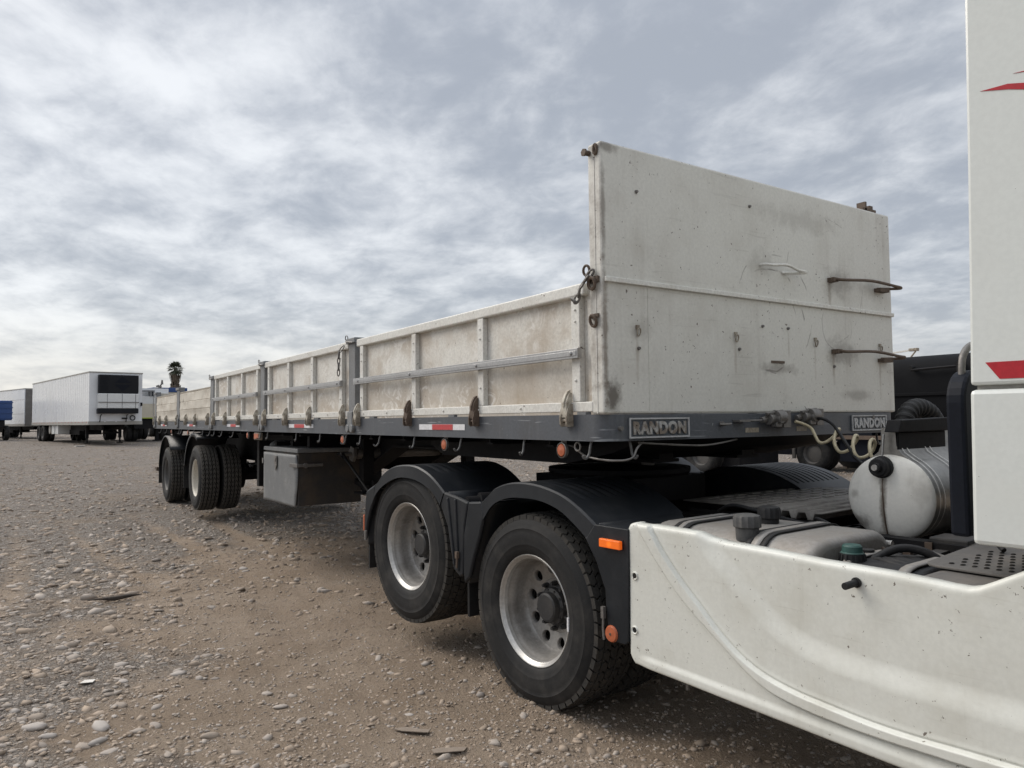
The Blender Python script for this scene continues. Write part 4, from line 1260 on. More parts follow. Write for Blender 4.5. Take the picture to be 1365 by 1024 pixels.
ARC2 = [(-1.912, 1.032), (-1.80, 1.078), (-1.74, 1.105), (-1.661, 1.167), (-1.509, 1.223), (-1.347, 1.243), (-1.193, 1.241), (-1.046, 1.205), (-.936, 1.155), (-.835, 1.092)]
INN2 = [(-1.83, .93), (-1.78, 1.0), (-1.661, 1.077), (-1.473, 1.141), (-1.33, 1.156), (-1.16, 1.143), (-.999, 1.095), (-.907, 1.034), (-.88, 1.005)]
f1 = arc_fender('fender', ARC1, INN1, -.04, .62); f2 = arc_fender('fender', ARC2, INN2, -.04, .62)
arc_fender('fender', ARC1, INN1, 2.54, 1.88, True, (.2, .86)); arc_fender('fender', ARC2, INN2, 2.54, 1.88, True)
for arc in (ARC1, ARC2):
    MB().prism([(arc[-1][0], .72)] + [(x, z - .004) for x, z in reversed(arc)] + [(arc[0][0], .72)], lambda a, c, d: (a, d, c), 1.884, 1.896).build('splash_plate', M['plastic'], tractor)
def flap(poly, y0, y1, bev=.012, name='fender_panel'):
    return MB().prism(poly, lambda a, c, d: (a, d, c), y0, y1).build(name, M['plastic'], tractor, bevel=bev)
def sheet(line, y0, y1, th=.02, name='fender_panel'):
    P_ = smooth_path([(x, 0, z) for x, z in line], 5)
    mb = MB(); mb.grid([[(q.x, y0, q.z), (q.x, (y0 + y1) / 2, q.z), (q.x, y1, q.z)] for q in P_])
    o = mb.build(name, M['plastic'], tractor, smooth=50)
    md = o.modifiers.new('thick', 'SOLIDIFY'); md.thickness = th; md.offset = 0
    return o
for side in (0, 1):
    yo = (lambda y: y) if side == 0 else (lambda y: 2.5 - y)
    # front drop panel of the drive axle fender
    flap([(.548, 1.036), (.773, 1.036), (.770, .80), (.760, .520), (.740, .503), (.634, .503), (.622, .62), (.614, .735), (.556, .858), (.477, .968), (.49, .965)], yo(-.042), yo(-.012))
    sheet([(.545, 1.035), (.66, .80), (.70, .52)], yo(-.01), yo(.60), .02)
    MB().box(.55, .77, min(yo(-.012), yo(.3)), max(yo(-.012), yo(.3)), 1.005, 1.030).build('fender_shelf', M['plastic'], tractor, bevel=.006)
    # rear drop panel of the drive axle fender
    flap([(-.552, 1.055), (-.425, 1.066), (-.385, 1.0), (-.435, .86), (-.50, .72), (-.545, .60), (-.60, .555), (-.612, .62), (-.605, .85)], yo(-.040), yo(-.014))
    sheet([(-.425, 1.06), (-.50, .85), (-.59, .56)], yo(-.01), yo(.60), .02)
    # front drop panel of the lifted axle fender, with two pressed folds
    flap([(-.838, 1.094), (-.70, 1.076), (-.56, 1.05), (-.605, .90), (-.625, .60), (-.66, .585), (-.735, .625), (-.765, .74), (-.80, .88), (-.885, 1.01)], yo(-.034), yo(-.004))
    sheet([(-.835, 1.09), (-.76, .86), (-.68, .60)], yo(.0), yo(.60), .02)
    for a, c in (((-.79, 1.06), (-.715, .65)), ((-.70, 1.06), (-.672, .62))):
        MB().bar((a[0], yo(-.036), a[1]), (c[0], yo(-.036), c[1]), .02, .014, (0, 1, 0)).build('pressed_fold', M['plastic'], tractor, bevel=.006)
    # rear drop panel of the lifted axle fender
    flap([(-1.93, 1.012), (-1.90, 1.034), (-1.775, 1.083), (-1.79, .99), (-1.86, .88), (-1.90, .80), (-1.93, .70), (-1.945, .655), (-1.962, .68), (-1.957, .83)], yo(-.040), yo(-.012))
    sheet([(-1.90, 1.03), (-1.935, .85), (-1.95, .62)], yo(-.01), yo(.60), .02)
    MB().box(-1.965, -1.945, min(yo(.0), yo(.58)), max(yo(.0), yo(.58)), .44, .62).build('mud_flap', M['rubber'], tractor)
    MB().box(-.655, -.635, min(yo(.02), yo(.58)), max(yo(.02), yo(.58)), .34, .60).build('mud_flap', M['rubber'], tractor)
mb = MB(); mb.cyl((-.70, .05, 1.02), (-.56, .55, 1.02), .05, 14); mb.cyl((-.66, .12, 1.03), (-.62, .25, 1.03), .062, 14)
mb.build('fender_bracket', M['chassis'], tractor, smooth=40)
# lamps and reflectors on the fenders
am = MB().box(-.068, .068, -.022, .0, -.02, .02)
lampo = am.build('side_marker_lamp', M['amber'], tractor, bevel=.004); lampo.location = (.668, -.044, .958)
MB().box(-.072, .072, .0, .006, -.024, .024).build('lamp_base', M['plastic'], lampo)
mb = MB(); mb.lathe([(.0001, -.010), (.034, -.008), (.040, .0), (.040, .006)], (.655, -.044, .535), (0, 1, 0), 28); mb.build('reflector', M['orange'], tractor, smooth=40)
MB().lathe([(.0001, -.013), (.006, -.012), (.007, -.009)], (.655, -.044, .535), (0, 1, 0), 10).build('screw', M['rust'], tractor, smooth=40)
mb = MB(); mb.box(-1.99, -1.965, -.035, .03, .72, .84); mb.build('reflector', M['orange'], tractor, bevel=.006)
mb = MB(); mb.box(.60, .618, -.06, -.043, .60, .655); mb.tube([(.608, -.05, .61), (.605, -.05, .55), (.61, -.05, .50)], .006, 6); mb.build('fender_bolt', M['steel_dull'], tractor)
mb = MB(); mb.box(-.682, -.66, -.055, -.036, .70, .74); mb.tube([(-.671, -.045, .70), (-.675, -.045, .64)], .007, 6); mb.build('fender_bolt', M['rust'], tractor)
mb = MB(); mb.box(-1.925, -1.905, -.055, -.041, .66, .73); mb.build('fender_bolt', M['steel_dull'], tractor)

# side skirt -------------------------------------------------
BOT = [(.757, .53), (.765, .462), (.792, .428), (1.103, .419), (1.437, .407), (1.92, .392), (3.5, .36)]
TOP = [(.757, 1.04), (.775, 1.062), (.80, 1.070), (.955, 1.068), (1.150, 1.0645), (1.160, 1.060), (1.205, 1.046), (1.28, 1.037), (1.483, 1.032), (1.70, 1.022), (1.941, 1.019), (2.14, 1.010), (2.19, 1.010), (2.215, 1.016), (2.25, 1.034), (2.30, 1.062), (2.35, 1.09), (2.42, 1.105), (3.5, 1.12)]
DARK = [(.815, 1.075), (.917, .945), (1.033, .819), (1.135, .73), (1.233, .662), (1.333, .592), (1.427, .533), (1.518, .498), (1.64, .479), (1.765, .470), (1.922, .466), (2.065, .468), (2.20, .470), (2.35, .473), (2.5, .476), (2.7, .478), (2.9, .48), (3.1, .48), (3.3, .48), (3.5, .48)]
BRI = [(.880, 1.09), (.969, .965), (1.067, .857), (1.175, .757), (1.263, .675), (1.361, .604), (1.468, .557), (1.593, .53), (1.711, .518), (1.873, .505), (2.02, .503), (2.154, .508), (2.301, .512), (2.45, .514), (2.6, .516), (2.8, .518), (3.0, .52), (3.25, .52), (3.5, .52)]
SOFT = [(1.165, 1.08), (1.213, 1.004), (1.314, .915), (1.409, .831), (1.5, .762), (1.599, .713), (1.716, .686), (1.878, .671), (2.026, .666), (2.16, .662), (2.314, .659), (2.46, .657), (2.6, .655), (2.8, .653), (3.0, .65), (3.25, .65), (3.5, .65)]
def spath(L_): return np.array([(q.x, q.z) for q in smooth_path([(x, 0, z) for x, z in L_], 6)])
def sdist(P_, line):
    line = line[np.concatenate([[True], np.hypot(*np.diff(line, axis=0).T) > 1e-5])]
    """signed distance from points to polyline, positive above/right of it"""
    best = np.full(len(P_), 1e9); sg = np.zeros(len(P_))
    for a, c in zip(line[:-1], line[1:]):
        d = c - a; L2 = (d ** 2).sum()
        t_ = np.clip(((P_ - a) @ d) / L2, 0, 1)
        q = a + t_[:, None] * d
        dd = np.hypot(*(P_ - q).T)
        s_ = np.sign(d[0] * (P_[:, 1] - a[1]) - d[1] * (P_[:, 0] - a[0]))
        m_ = dd < best - 1e-9
        best[m_] = dd[m_]; sg[m_] = s_[m_]
    return best * sg
xs = np.concatenate([np.array([.757, .760, .766, .775, .785]), np.linspace(.795, 2.5, 520), np.linspace(2.52, 3.5, 60)])
tt = np.concatenate([[0, .006, .015, .03], np.linspace(.045, .955, 190), [.97, .985, .994, 1.0]])
bx, bzv = zip(*BOT); txx, tzv = zip(*TOP)
zb_ = np.interp(xs, bx, bzv); zt_ = np.interp(xs, txx, tzv)
ker = np.array([1, 2, 1]) / 4.0
zt_[6:-6] = np.convolve(zt_, ker, 'same')[6:-6]
XX = np.repeat(xs[:, None], len(tt), 1); ZZ = zb_[:, None] + (zt_ - zb_)[:, None] * tt[None]
PP = np.stack([XX.ravel(), ZZ.ravel()], -1)
def sst(x, a, c):
    t_ = np.clip((x - a) / (c - a), 0, 1); return t_ * t_ * (3 - 2 * t_)
dD, dB, dS = sdist(PP, spath(DARK)), sdist(PP, spath(BRI)), sdist(PP, spath(SOFT))
yv = np.zeros(len(PP))
band = sst(dD, -.002, .004) * (1 - sst(dB, -.004, .003))
yv -= .017 * band                                   # raised bead
yv += .003 * sst(dB, 0, .03)
yv += .007 * np.exp(-((dD + .005) / .0045) ** 2) + .006 * np.exp(-((dB - .005) / .004) ** 2)
yv += .018 * sst(dS, -.045, .050)                   # upper panel set back behind a soft crease
zrel = (ZZ - zb_[:, None]).ravel(); ztop = (zt_[:, None] - ZZ).ravel()
yv -= .009 * (1 - sst(zrel, .030, .060)) * sst(PP[:, 0], .80, .9)        # lip along the bottom
yv += .018 * (1 - np.sqrt(np.clip(1 - np.clip(1 - ztop / .018, 0, 1) ** 2, 0, 1)))
yv += .010 * (1 - np.sqrt(np.clip(1 - np.clip(1 - zrel / .012, 0, 1) ** 2, 0, 1)))
yv += .018 * (1 - np.sqrt(np.clip(1 - np.clip(1 - (PP[:, 0] - .757) / .02, 0, 1) ** 2, 0, 1)))
yv += (fbm(PP[:, 0] * 2.2, PP[:, 1] * 3, 2, 77) - .5) * .006
Yg = (-.034 + yv).reshape(XX.shape)
sk = np.stack([XX, Yg, ZZ], -1)
back = sk[:, -1:, :].copy(); back[..., 1] += .04; backb = sk[:, :1, :].copy(); backb[..., 1] += .04
sk = np.concatenate([backb, sk, back], 1)
nu, nv = sk.shape[:2]
i_, j_ = np.meshgrid(np.arange(nu - 1), np.arange(nv - 1), indexing='ij')
ff = np.stack([i_ * nv + j_, (i_ + 1) * nv + j_, (i_ + 1) * nv + j_ + 1, i_ * nv + j_ + 1], -1).reshape(-1, 4)
sme = np_mesh('side_skirt', sk.reshape(-1, 3), ff, M['skirt'])
skirt = link('side_skirt', sme, tractor)
md = skirt.modifiers.new('thick', 'SOLIDIFY'); md.thickness = .006; md.offset = -1
for (x, z) in ((.803, .828), (.797, .582)):
    mb = MB(); mb.lathe([(.0001, .0), (.013, .0)], (x, -.0365, z), (0, 1, 0), 20); hl = mb.build('fixing_hole', M['hole'], skirt)
    MB().lathe([(.012, -.002), (.016, -.005), (.021, .002)], (x, -.0355, z), (0, 1, 0), 24).build('hole_rim', M['skirt'], hl, smooth=60)
mb = MB(); mb.cyl((1.835, -.012, .968), (1.822, -.070, .960), .0125, 14); mb.lathe([(.0001, -.0705), (.0125, -.0705)], (1.822, 0, .960), (0, 1, 0), 14); mb.cyl((1.835, -.012, .968), (1.834, -.02, .967), .018, 14)
mb.build('drain_spout', M['black_hose'], skirt, smooth=40)
for x, z in ((1.058, .40), (1.407, .39)):
    MB().cyl((x, .01, z + .03), (x, .01, z - .022), .009, 8).build('skirt_stud', M['steel_dull'], skirt)

# fuel tank behind the skirt -------------------------------------------------
def rrect(y0, y1, z0, z1, r_, n_=7):
    out = []
    for cy, cz, a0 in ((y1 - r_, z0 + r_, -PI / 2), (y1 - r_, z1 - r_, 0), (y0 + r_, z1 - r_, PI / 2), (y0 + r_, z0 + r_, PI)):
        for k in range(n_): 
            a = a0 + PI / 2 * k / (n_ - 1); out.append((cy + r_ * math.cos(a), cz + r_ * math.sin(a)))
    return out
def tank_body(x0, x1, y0, y1, z0, z1, r_, edge=.05):
    mb = MB(); rows = []
    cy, cz = (y0 + y1) / 2, (z0 + z1) / 2
    base = rrect(y0, y1, z0, z1, r_)
    st = [(x0 + edge * (1 - math.cos(a)), 1 - edge / .4 * (1 - math.sin(a))) for a in np.linspace(0, PI / 2, 7)]
    st += [(x1 - (x - x0), s_) for x, s_ in reversed(st)]
    for x, s_ in st:
        row = [(x, cy + (y - cy) * s_, cz + (z - cz) * s_) for y, z in base]
        rows.append(row + [row[0]])
    mb.grid(rows); mb.add(rows[0][:-1], [tuple(range(len(base)))]); mb.add(rows[-1][:-1], [tuple(range(len(base)))])
    return mb
ft = tank_body(.80, 1.63, .03, .70, .48, 1.066, .14, .045).build('fuel_tank', M['tank_alu'], tractor, smooth=45)
def strap(x0, x1, y0, y1, z0, z1, r_, mat, parent, name='tank_strap'):
    base = rrect(y0 - .004, y1 + .004, z0 - .004, z1 + .004, r_)
    mb = MB()
    rows = [[(x, y, z) for y, z in base + [base[0]]] for x in (x0, x1)]
    mb.grid(rows)
    o = mb.build(name, mat, parent, smooth=50)
    md = o.modifiers.new('thick', 'SOLIDIFY'); md.thickness = .006; md.offset = 1
for x in (.93, .985, 1.33, 1.40):
    strap(x, x + .022, .03, .70, .48, 1.066, .14, M['black_hose'], ft)
strap(.957, .982, .03, .70, .48, 1.068, .14, M['tank_alu'], ft); strap(1.357, 1.395, .03, .70, .48, 1.068, .14, M['tank_alu'], ft)
def filler_cap(x, y, z, r_, mat, lobes=14):
    mb = MB()
    mb.lathe([(r_ * .82, -.02), (r_ * .86, .03), (r_ * .8, .032)], (x, y, z), (0, 0, 1), 28)
    n_ = 56
    prof = [(.0, .085), (.6, .088), (.92, .082), (1.0, .072), (1.0, .036), (.9, .032)]
    vs = []; fs = []
    for i in range(n_):
        a = 2 * PI * i / n_; wob = 1 + .035 * math.cos(lobes * a)
        for q, (rr0, zz) in enumerate(prof):
            vs.append((x + r_ * rr0 * (wob if q > 1 else 1) * math.cos(a), y + r_ * rr0 * (wob if q > 1 else 1) * math.sin(a), z + zz))
    kk = len(prof)
    for i in range(n_):
        j = (i + 1) % n_
        for q in range(kk - 1): fs.append((i * kk + q, i * kk + q + 1, j * kk + q + 1, j * kk + q))
    mb.add(vs, fs)
    return mb.build('filler_cap', mat, ft, smooth=35)
filler_cap(1.30, .12, 1.056, .056, M['cap'])
filler_cap(1.20, .43, 1.056, .050, M['black_hose'])
# small reservoir with a teal cap
rs_ = tank_body(1.66, 2.0, .06, .60, .55, 1.0, .16, .08).build('reservoir', M['black_hose'], tractor, smooth=45)
strap(1.69, 1.72, .06, .60, .55, 1.0, .16, M['tank_alu'], rs_); strap(1.90, 1.94, .06, .60, .55, 1.0, .16, M['tank_alu'], rs_)
mb = MB(); mb.lathe([(.0001, .062), (.03, .062), (.036, .056), (.038, .035), (.044, .03)], (1.70, .215, .995), (0, 0, 1), 24)
mb.build('filler_cap', M['teal'], rs_, smooth=35)
mb = MB(); mb.lathe([(.043, .032), (.046, .0), (.056, -.05)], (1.70, .215, .995), (0, 0, 1), 24)
for k in range(16):
    a = 2 * PI * k / 16
    mb.bar((1.70 + .044 * math.cos(a), .215 + .044 * math.sin(a), 1.022), (1.70 + .055 * math.cos(a), .215 + .055 * math.sin(a), .955), .006, .006)
mb.build('filler_neck', M['black_hose'], rs_, smooth=35)
mb = MB(); mb.cyl((1.68, .36, .96), (1.68, .36, 1.005), .045, 20); mb.cyl((1.68, .36, 1.005), (1.68, .36, 1.02), .03, 16); mb.build('filler_cap', M['black_hose'], rs_, smooth=35)

# catwalk plate: corrugations across the truck
rows = []
x = .34
prof = [(.34, 1.068), (.93, 1.068)]
k = .93
while k < 1.20:
    prof += [(k + .004, 1.068), (k + .016, 1.034), (k + .042, 1.034), (k + .054, 1.068), (k + .09, 1.068)]; k += .09
for x, z in prof: rows.append([(x, .87, z), (x, 1.5, z), (x, 2.2, z)])
mb = MB(); mb.grid(rows)
cw = mb.build('catwalk', M['catwalk'], tractor, smooth=25)
md = cw.modifiers.new('thick', 'SOLIDIFY'); md.thickness = .006; md.offset = 0
mb = MB()
mb.box(.36, 1.2, .90, .912, .985, 1.025)
mb.box(.95, 1.0, .92, 2.1, .985, 1.012)
mb.build('catwalk_bracket', M['chassis'], tractor)
mb = MB()
for xx in (.42, .50, .58, .66, .74, .82):
    for k in range(8): mb.box(xx - .012, xx + .012, 1.0 + k * .14, 1.09 + k * .14, 1.0715, 1.0755)
mb.build('tread_bar', M['catwalk'], cw, kind='stuff')
mb = MB(); mb.tube(smooth_path([(.60, .86, 1.03), (.72, .82, 1.075), (.9, .80, 1.06), (1.1, .79, 1.03), (1.4, .80, 1.0)], 5), .011, 8); mb.build('cable', M['black_hose'], tractor, smooth=60)
# rack of tubes carrying the oil tank
mb = MB()
mb.bar((1.34, .66, .972), (1.22, 1.18, .972), .045, .035); mb.bar((1.22, .93, .972), (1.24, 1.7, .972), .045, .035)
mb.tube([(1.34, .68, .955), (1.78, .56, .955)], .022, 8); mb.tube([(1.36, .76, .945), (1.66, .70, .945)], .016, 8)
mb.bar((1.78, .55, .955), (1.74, 1.6, .955), .05, .04); mb.bar((1.60, .78, .925), (1.62, 1.6, .925), .10, .05)
mb.bar((1.50, .75, .90), (2.1, .72, .90), .06, .08)
mb.build('tank_rack', M['rack'], tractor, smooth=35)
mb = MB(); mb.bar((1.36, 1.05, .955), (1.60, 1.05, .955), .08, .03); mb.bar((1.36, 1.5, .955), (1.60, 1.5, .955), .08, .03); mb.build('tank_cradle', M['chassis'], tractor)
mb = MB()
for i in range(5):
    yy = .30 + i * .05
    mb.tube(smooth_path([(1.62, yy + .1, .93), (1.74, yy, .99 - i * .004), (1.88, yy - .05, .985), (1.98, yy - .08, .93)], 5), .016, 8)
mb.build('hose_bundle', M['black_hose'], tractor, smooth=60)
for i, (pp_, rr_c, mm_) in enumerate((
    ([(1.25, .80, .95), (1.36, .62, 1.0), (1.50, .50, 1.0), (1.64, .46, .95)], .013, 'black_hose'),
    ([(1.30, .86, .93), (1.46, .72, .985), (1.62, .60, .99), (1.80, .50, .94)], .010, 'rust'),
    ([(1.40, .90, .91), (1.52, .80, .95), (1.70, .74, .96), (1.92, .70, .93), (2.08, .62, .88)], .012, 'black_hose'),
    ([(1.56, .92, .92), (1.66, .80, .97), (1.82, .70, .97), (2.0, .60, .93)], .008, 'steel_dull'),
    ([(1.20, .82, 1.03), (1.24, .76, 1.06), (1.34, .74, 1.03), (1.42, .72, .97)], .009, 'black_hose'),
    ([(1.72, .30, .98), (1.78, .40, 1.03), (1.86, .46, 1.02), (1.94, .50, .96)], .017, 'black_hose'),
    ([(2.0, .96, 1.0), (1.94, .84, 1.10), (1.96, .70, 1.12), (2.08, .60, 1.04)], .010, 'black_hose'))):
    MB().tube(smooth_path(pp_, 6), rr_c, 8).build('cable', M[mm_], tractor, smooth=60)
mb = MB(); mb.box(1.70, 1.86, .86, 1.02, .93, 1.02); mb.build('junction_box', M['rack'], tractor, bevel=.008)
mb = MB(); mb.cyl((1.90, .85, .96), (1.90, 1.10, .96), .055, 16); mb.build('filter_canister', M['tank_grey'], tractor, smooth=40)
for yy in (.62, .82): MB().box(1.70, 1.73, yy, yy + .03, .90, 1.0).build('bracket', M['rust'], tractor)
mb = MB(); mb.cyl((1.60, .66, .975), (1.60, .66, 1.0), .012, 8); mb.cyl((1.57, .66, 1.0), (1.64, .66, 1.0), .016, 8); mb.build('valve', M['steel_bright'], tractor, smooth=40)

# transverse oil tank with white end
OC = (1.467, 1.0, 1.159)
RO = .204
mb = MB()
mb.lathe([(.0001, -.034), (.06, -.032), (.12, -.024), (.165, -.012), (.190, .0), (RO - .002, .012), (RO, .022)], OC, (0, 1, 0), 56)
tk = mb.build('oil_tank', M['tank_white'], tractor, smooth=50)
prof = []
cx_, cz_ = OC[0], OC[2]
a_r = R(64)
for a in np.linspace(a_r, -PI - (a_r) + PI * 0 - (PI - 2 * a_r) * 0, 60): pass
ang0, ang1 = R(62), R(62) - 2 * PI + R(56)
for a in np.linspace(ang0, ang1, 64): prof.append((cx_ + RO * math.cos(a), cz_ + RO * math.sin(a)))
neck = []
e0 = prof[-1]; e1 = prof[0]
left = [e0, (cx_ - .052, cz_ + .215), (cx_ - .038, cz_ + .25), (cx_ - .035, cz_ + .33)]
right = [(cx_ + .030, cz_ + .33), (cx_ + .034, cz_ + .245), (cx_ + .055, cz_ + .21), e1]
prof_full = prof[:-1] + left + right[:-1]
def extrude_prof(pf, ys):
    mb = MB(); mb.grid([[(x, y, z) for x, z in pf + [pf[0]]] for y in ys]); return mb
mb = extrude_prof(prof_full, [1.0215, 1.25, 1.5, 1.72])
mb.add([(x, 1.72, z) for x, z in prof_full], [tuple(range(len(prof_full)))])
nk = [left[0]] + left[1:] + right
mb.add([(x, 1.0215, z) for x, z in nk], [tuple(range(len(nk)))])
mb.build('tank_body', M['tank_grey'], tk, smooth=50)
def scale_prof(k):
    out = []
    n_ = len(prof_full)
    for i in range(n_):
        a, c = Vector(prof_full[i - 1]), Vector(prof_full[(i + 1) % n_])
        d = (c - a).normalized(); nr = Vector((-d.y, d.x))
        q = Vector(prof_full[i])
        if nr.dot(q - Vector((cx_, cz_ + .02))) < 0: nr = -nr
        out.append((q.x + nr.x * k, q.y + nr.y * k))
    return out
for y in (1.05, 1.10, 1.29, 1.34):
    mb = extrude_prof(scale_prof(.0045), [y, y + .009]); mb.build('weld_band', M['tank_band'], tk, smooth=60)
mb = MB(); mb.lathe([(.0001, -.052), (.038, -.052), (.045, -.046), (.047, -.02), (.052, -.018), (.054, -.004), (.046, .0)], (1.452, .982, 1.305), (0, 1, 0), 24)
mb.cyl((1.452, .93, 1.305), (1.452, .905, 1.305), .022, 12)
mb.build('filler_cap', M['black_hose'], tk, smooth=35)
MB().lathe([(.0001, -.083), (.014, -.083), (.016, -.076)], (1.452, .982, 1.305), (0, 1, 0), 12).build('cap_plug', M['steel_bright'], tk, smooth=40)
mb = MB(); mb.tube(smooth_path([(1.455, .974, 1.25), (1.456, .967, 1.16), (1.46, .973, 1.05), (1.463, .992, .975)], 4), .0035, 6); mb.build('drip_seam', M['rust'], tk)
mb = MB(); mb.cyl((1.463, .96, .985), (1.463, .96, .93), .026, 12); mb.tube(smooth_path([(1.463, .96, .95), (1.47, .9, .86), (1.50, .8, .80)], 4), .022, 10)
mb.cyl((1.463, 1.0, .97), (1.463, .95, .965), .022, 10); mb.build('drain_hose', M['black_hose'], tk, smooth=40)
# black bracket on the tank neck
mb = MB()
mb.prism([(.985, 1.470), (1.02, 1.527), (1.53, 1.537), (1.53, 1.470)], lambda a, c, d: (d, a, c), 1.462, 1.53)
mb.box(1.503, 1.512, 1.02, 1.53, 1.385, 1.470)
br = mb.build('tank_bracket', M['chassis'], tractor, bevel=.006)
for y in (1.12, 1.38): MB().lathe([(.0001, 0), (.011, .0)], (1.5135, y, 1.425), (1, 0, 0), 14).build('bracket_hole', M['hole'], br)
mb = MB(); mb.tube([(1.46, .985, 1.46), (1.452, .975, 1.33)], .006, 8); mb.build('vent_rod', M['steel_bright'], tractor, smooth=50)
# flexible ribbed duct looping over the bracket
pth = smooth_path([(1.35, 1.42, 1.42), (1.35, 1.44, 1.51), (1.35, 1.50, 1.57), (1.35, 1.60, 1.59), (1.35, 1.71, 1.57), (1.35, 1.79, 1.52), (1.35, 1.83, 1.42)], 10)
mb = MB(); mb.tube([q for q in pth], [.047 + .0035 * (1 if i % 4 < 2 else -1) for i in range(len(pth))], 16); mb.build('ribbed_duct', M['black_hose'], tractor, smooth=30)

# black panel behind the cab
def rr_panel(y0, y1, z0, z1, r_):
    out = [(y0, z0), (y1, z0), (y1, z1)]
    for k in range(8):
        a = PI / 2 + PI / 2 * k / 7; out.append((y0 + r_ + r_ * math.cos(a), z1 - r_ + r_ * math.sin(a)))
    return out
mb = MB(); mb.prism(rr_panel(.095, 2.4, 1.15, 1.70, .11), lambda a, c, d: (d, a, c), 2.10, 2.16)
mb.build('rear_cab_panel', M['navy'], tractor, bevel=.012)
mb = MB(); mb.tube(smooth_path([(2.13, .16, 1.68), (2.13, .17, 1.74), (2.13, .22, 1.78), (2.13, .30, 1.80), (2.13, .4, 1.8)], 4), .012, 8); mb.build('grab_loop', M['steel_dull'], tractor, smooth=50)

# cab (only its rear right edge is in the picture)
mb = MB(); mb.box(2.45, 4.62, .0, 2.5, 1.12, 3.95); cab = mb.build('cab', M['cab'], tractor, bevel=.05)
def slab(poly, y0, y1, name, bev=.012):
    return MB().prism(poly, lambda a, c, d: (a, d, c), y0, y1).build(name, M['cab'], cab, bevel=bev)
sidep = slab([(2.222, 1.640), (2.238, 2.30), (2.252, 3.0), (2.275, 3.85), (4.6, 3.9), (4.6, 1.640)], -.022, .012, 'cab_side_panel', .01)
slab([(2.214, 1.150), (2.222, 1.626), (4.6, 1.626), (4.6, 1.150)], -.030, .010, 'cab_lower_panel', .014)
MB().box(2.235, 4.6, .0, .02, 1.624, 1.645).build('panel_joint', M['reefer_rail'], cab)
def decal(poly, y=-.0235): 
    return MB().prism(poly, lambda a, c, d: (a, d, c), y, y + .0012).build('red_stripe', M['red'], cab)
decal([(2.268, 1.709), (2.305, 1.657), (3.6, 1.655), (3.6, 1.706)])
decal([(2.285, 2.552), (2.36, 2.548), (2.52, 2.50), (3.2, 2.36), (3.2, 2.30), (2.52, 2.47), (2.36, 2.531)])
decal([(2.375, 2.574), (2.46, 2.566), (3.2, 2.42), (3.2, 2.40), (2.46, 2.558)])
# perforated step plate in front of the skirt top
pp = [(2.02, .195), (1.98, .21), (1.958, .25), (1.93, .62), (1.925, .80), (3.2, .80), (3.2, .15)]
mb = MB(); mb.prism(pp, lambda a, c, d: (a, c, d), 1.018, 1.026)
st_ = mb.build('step_plate', M['step'], tractor, bevel=.002)
hm = MB().lathe([(.0001, 0), (.008, .0), (.0105, .0005)], (0, 0, 0), (0, 0, 1), 10)
hm.lathe([(.0105, .0005), (.0135, .0025), (.016, .0002)], (0, 0, 0), (0, 0, 1), 10)
hme = hm.mesh('anti_slip_hole', M['hole'], smooth=50)
for r_ in range(7):
    for c_ in range(14):
        y = .27 + r_ * .058; x = 2.03 + c_ * .037 + (r_ % 2) * .018
        h_ = link('anti_slip_hole', hme, st_, loc=(x, y, 1.0264)); h_.scale = (.5, .95, 1)
mb = MB(); mb.prism([(1.985, .70), (1.97, .96), (2.02, 1.012), (3.2, 1.012), (3.2, .70)], lambda a, c, d: (a, d, c), .02, .75)
mb.build('battery_box', M['step'], tractor, bevel=.02)
mb = MB(); mb.box(2.6, 4.4, .3, 2.2, .35, 1.1); mb.build('engine_block', M['chassis'], tractor)
wheel(tractor, TY_DRIVE, RIM_SILVER, (3.95, .0, .508), False, .2, False); wheel(tractor, TY_DRIVE, RIM_SILVER, (3.95, 2.5, .508), True, .2, False)

# ------------------------------------------------------------------ hoses between truck and trailer
coil = [(0.06, 1.407, 1.52), (0.081, 1.47, 1.5), (0.101, 1.502, 1.475), (0.122, 1.501, 1.439), (0.143, 1.5, 1.404), (0.164, 1.511, 1.394), (0.184, 1.544, 1.41), (0.205, 1.579, 1.444), (0.226, 1.582, 1.473), (0.247, 1.52, 1.465), (0.267, 1.464, 1.419), (0.288, 1.443, 1.377), (0.309, 1.453, 1.348), (0.33, 1.494, 1.357), (0.35, 1.526, 1.395), (0.371, 1.524, 1.432), (0.392, 1.466, 1.44), (0.413, 1.409, 1.405), (0.433, 1.383, 1.359), (0.454, 1.388, 1.327), (0.475, 1.421, 1.33), (0.496, 1.45, 1.359), (0.516, 1.445, 1.401), (0.537, 1.388, 1.424), (0.558, 1.326, 1.41), (0.579, 1.288, 1.367), (0.599, 1.29, 1.328), (0.70, 1.32, 1.28), (.95, 1.5, 1.22), (1.25, 1.75, 1.2), (1.44, 1.72, 1.3)]
tag(MB().tube(smooth_path(coil, 5), .0092, 8).build('air_hose', M['cream_hose'], smooth=60), 'coiled cream air hose looping down from the trailer front beam', 'hose')
dark = [(0.06, 1.62, 1.53), (0.127, 1.553, 1.536), (0.173, 1.546, 1.524), (0.22, 1.537, 1.496), (0.267, 1.504, 1.462), (0.313, 1.471, 1.426), (0.36, 1.436, 1.391), (0.407, 1.4, 1.358), (0.453, 1.373, 1.319), (0.56, 1.39, 1.26), (.9, 1.6, 1.15), (1.2, 1.85, 1.15), (1.42, 1.78, 1.25)]
tag(MB().tube(smooth_path(dark, 5), .0095, 8).build('brake_hose', M['black_hose'], smooth=60), 'straight dark brown hose hanging beside the cream coil', 'hose')
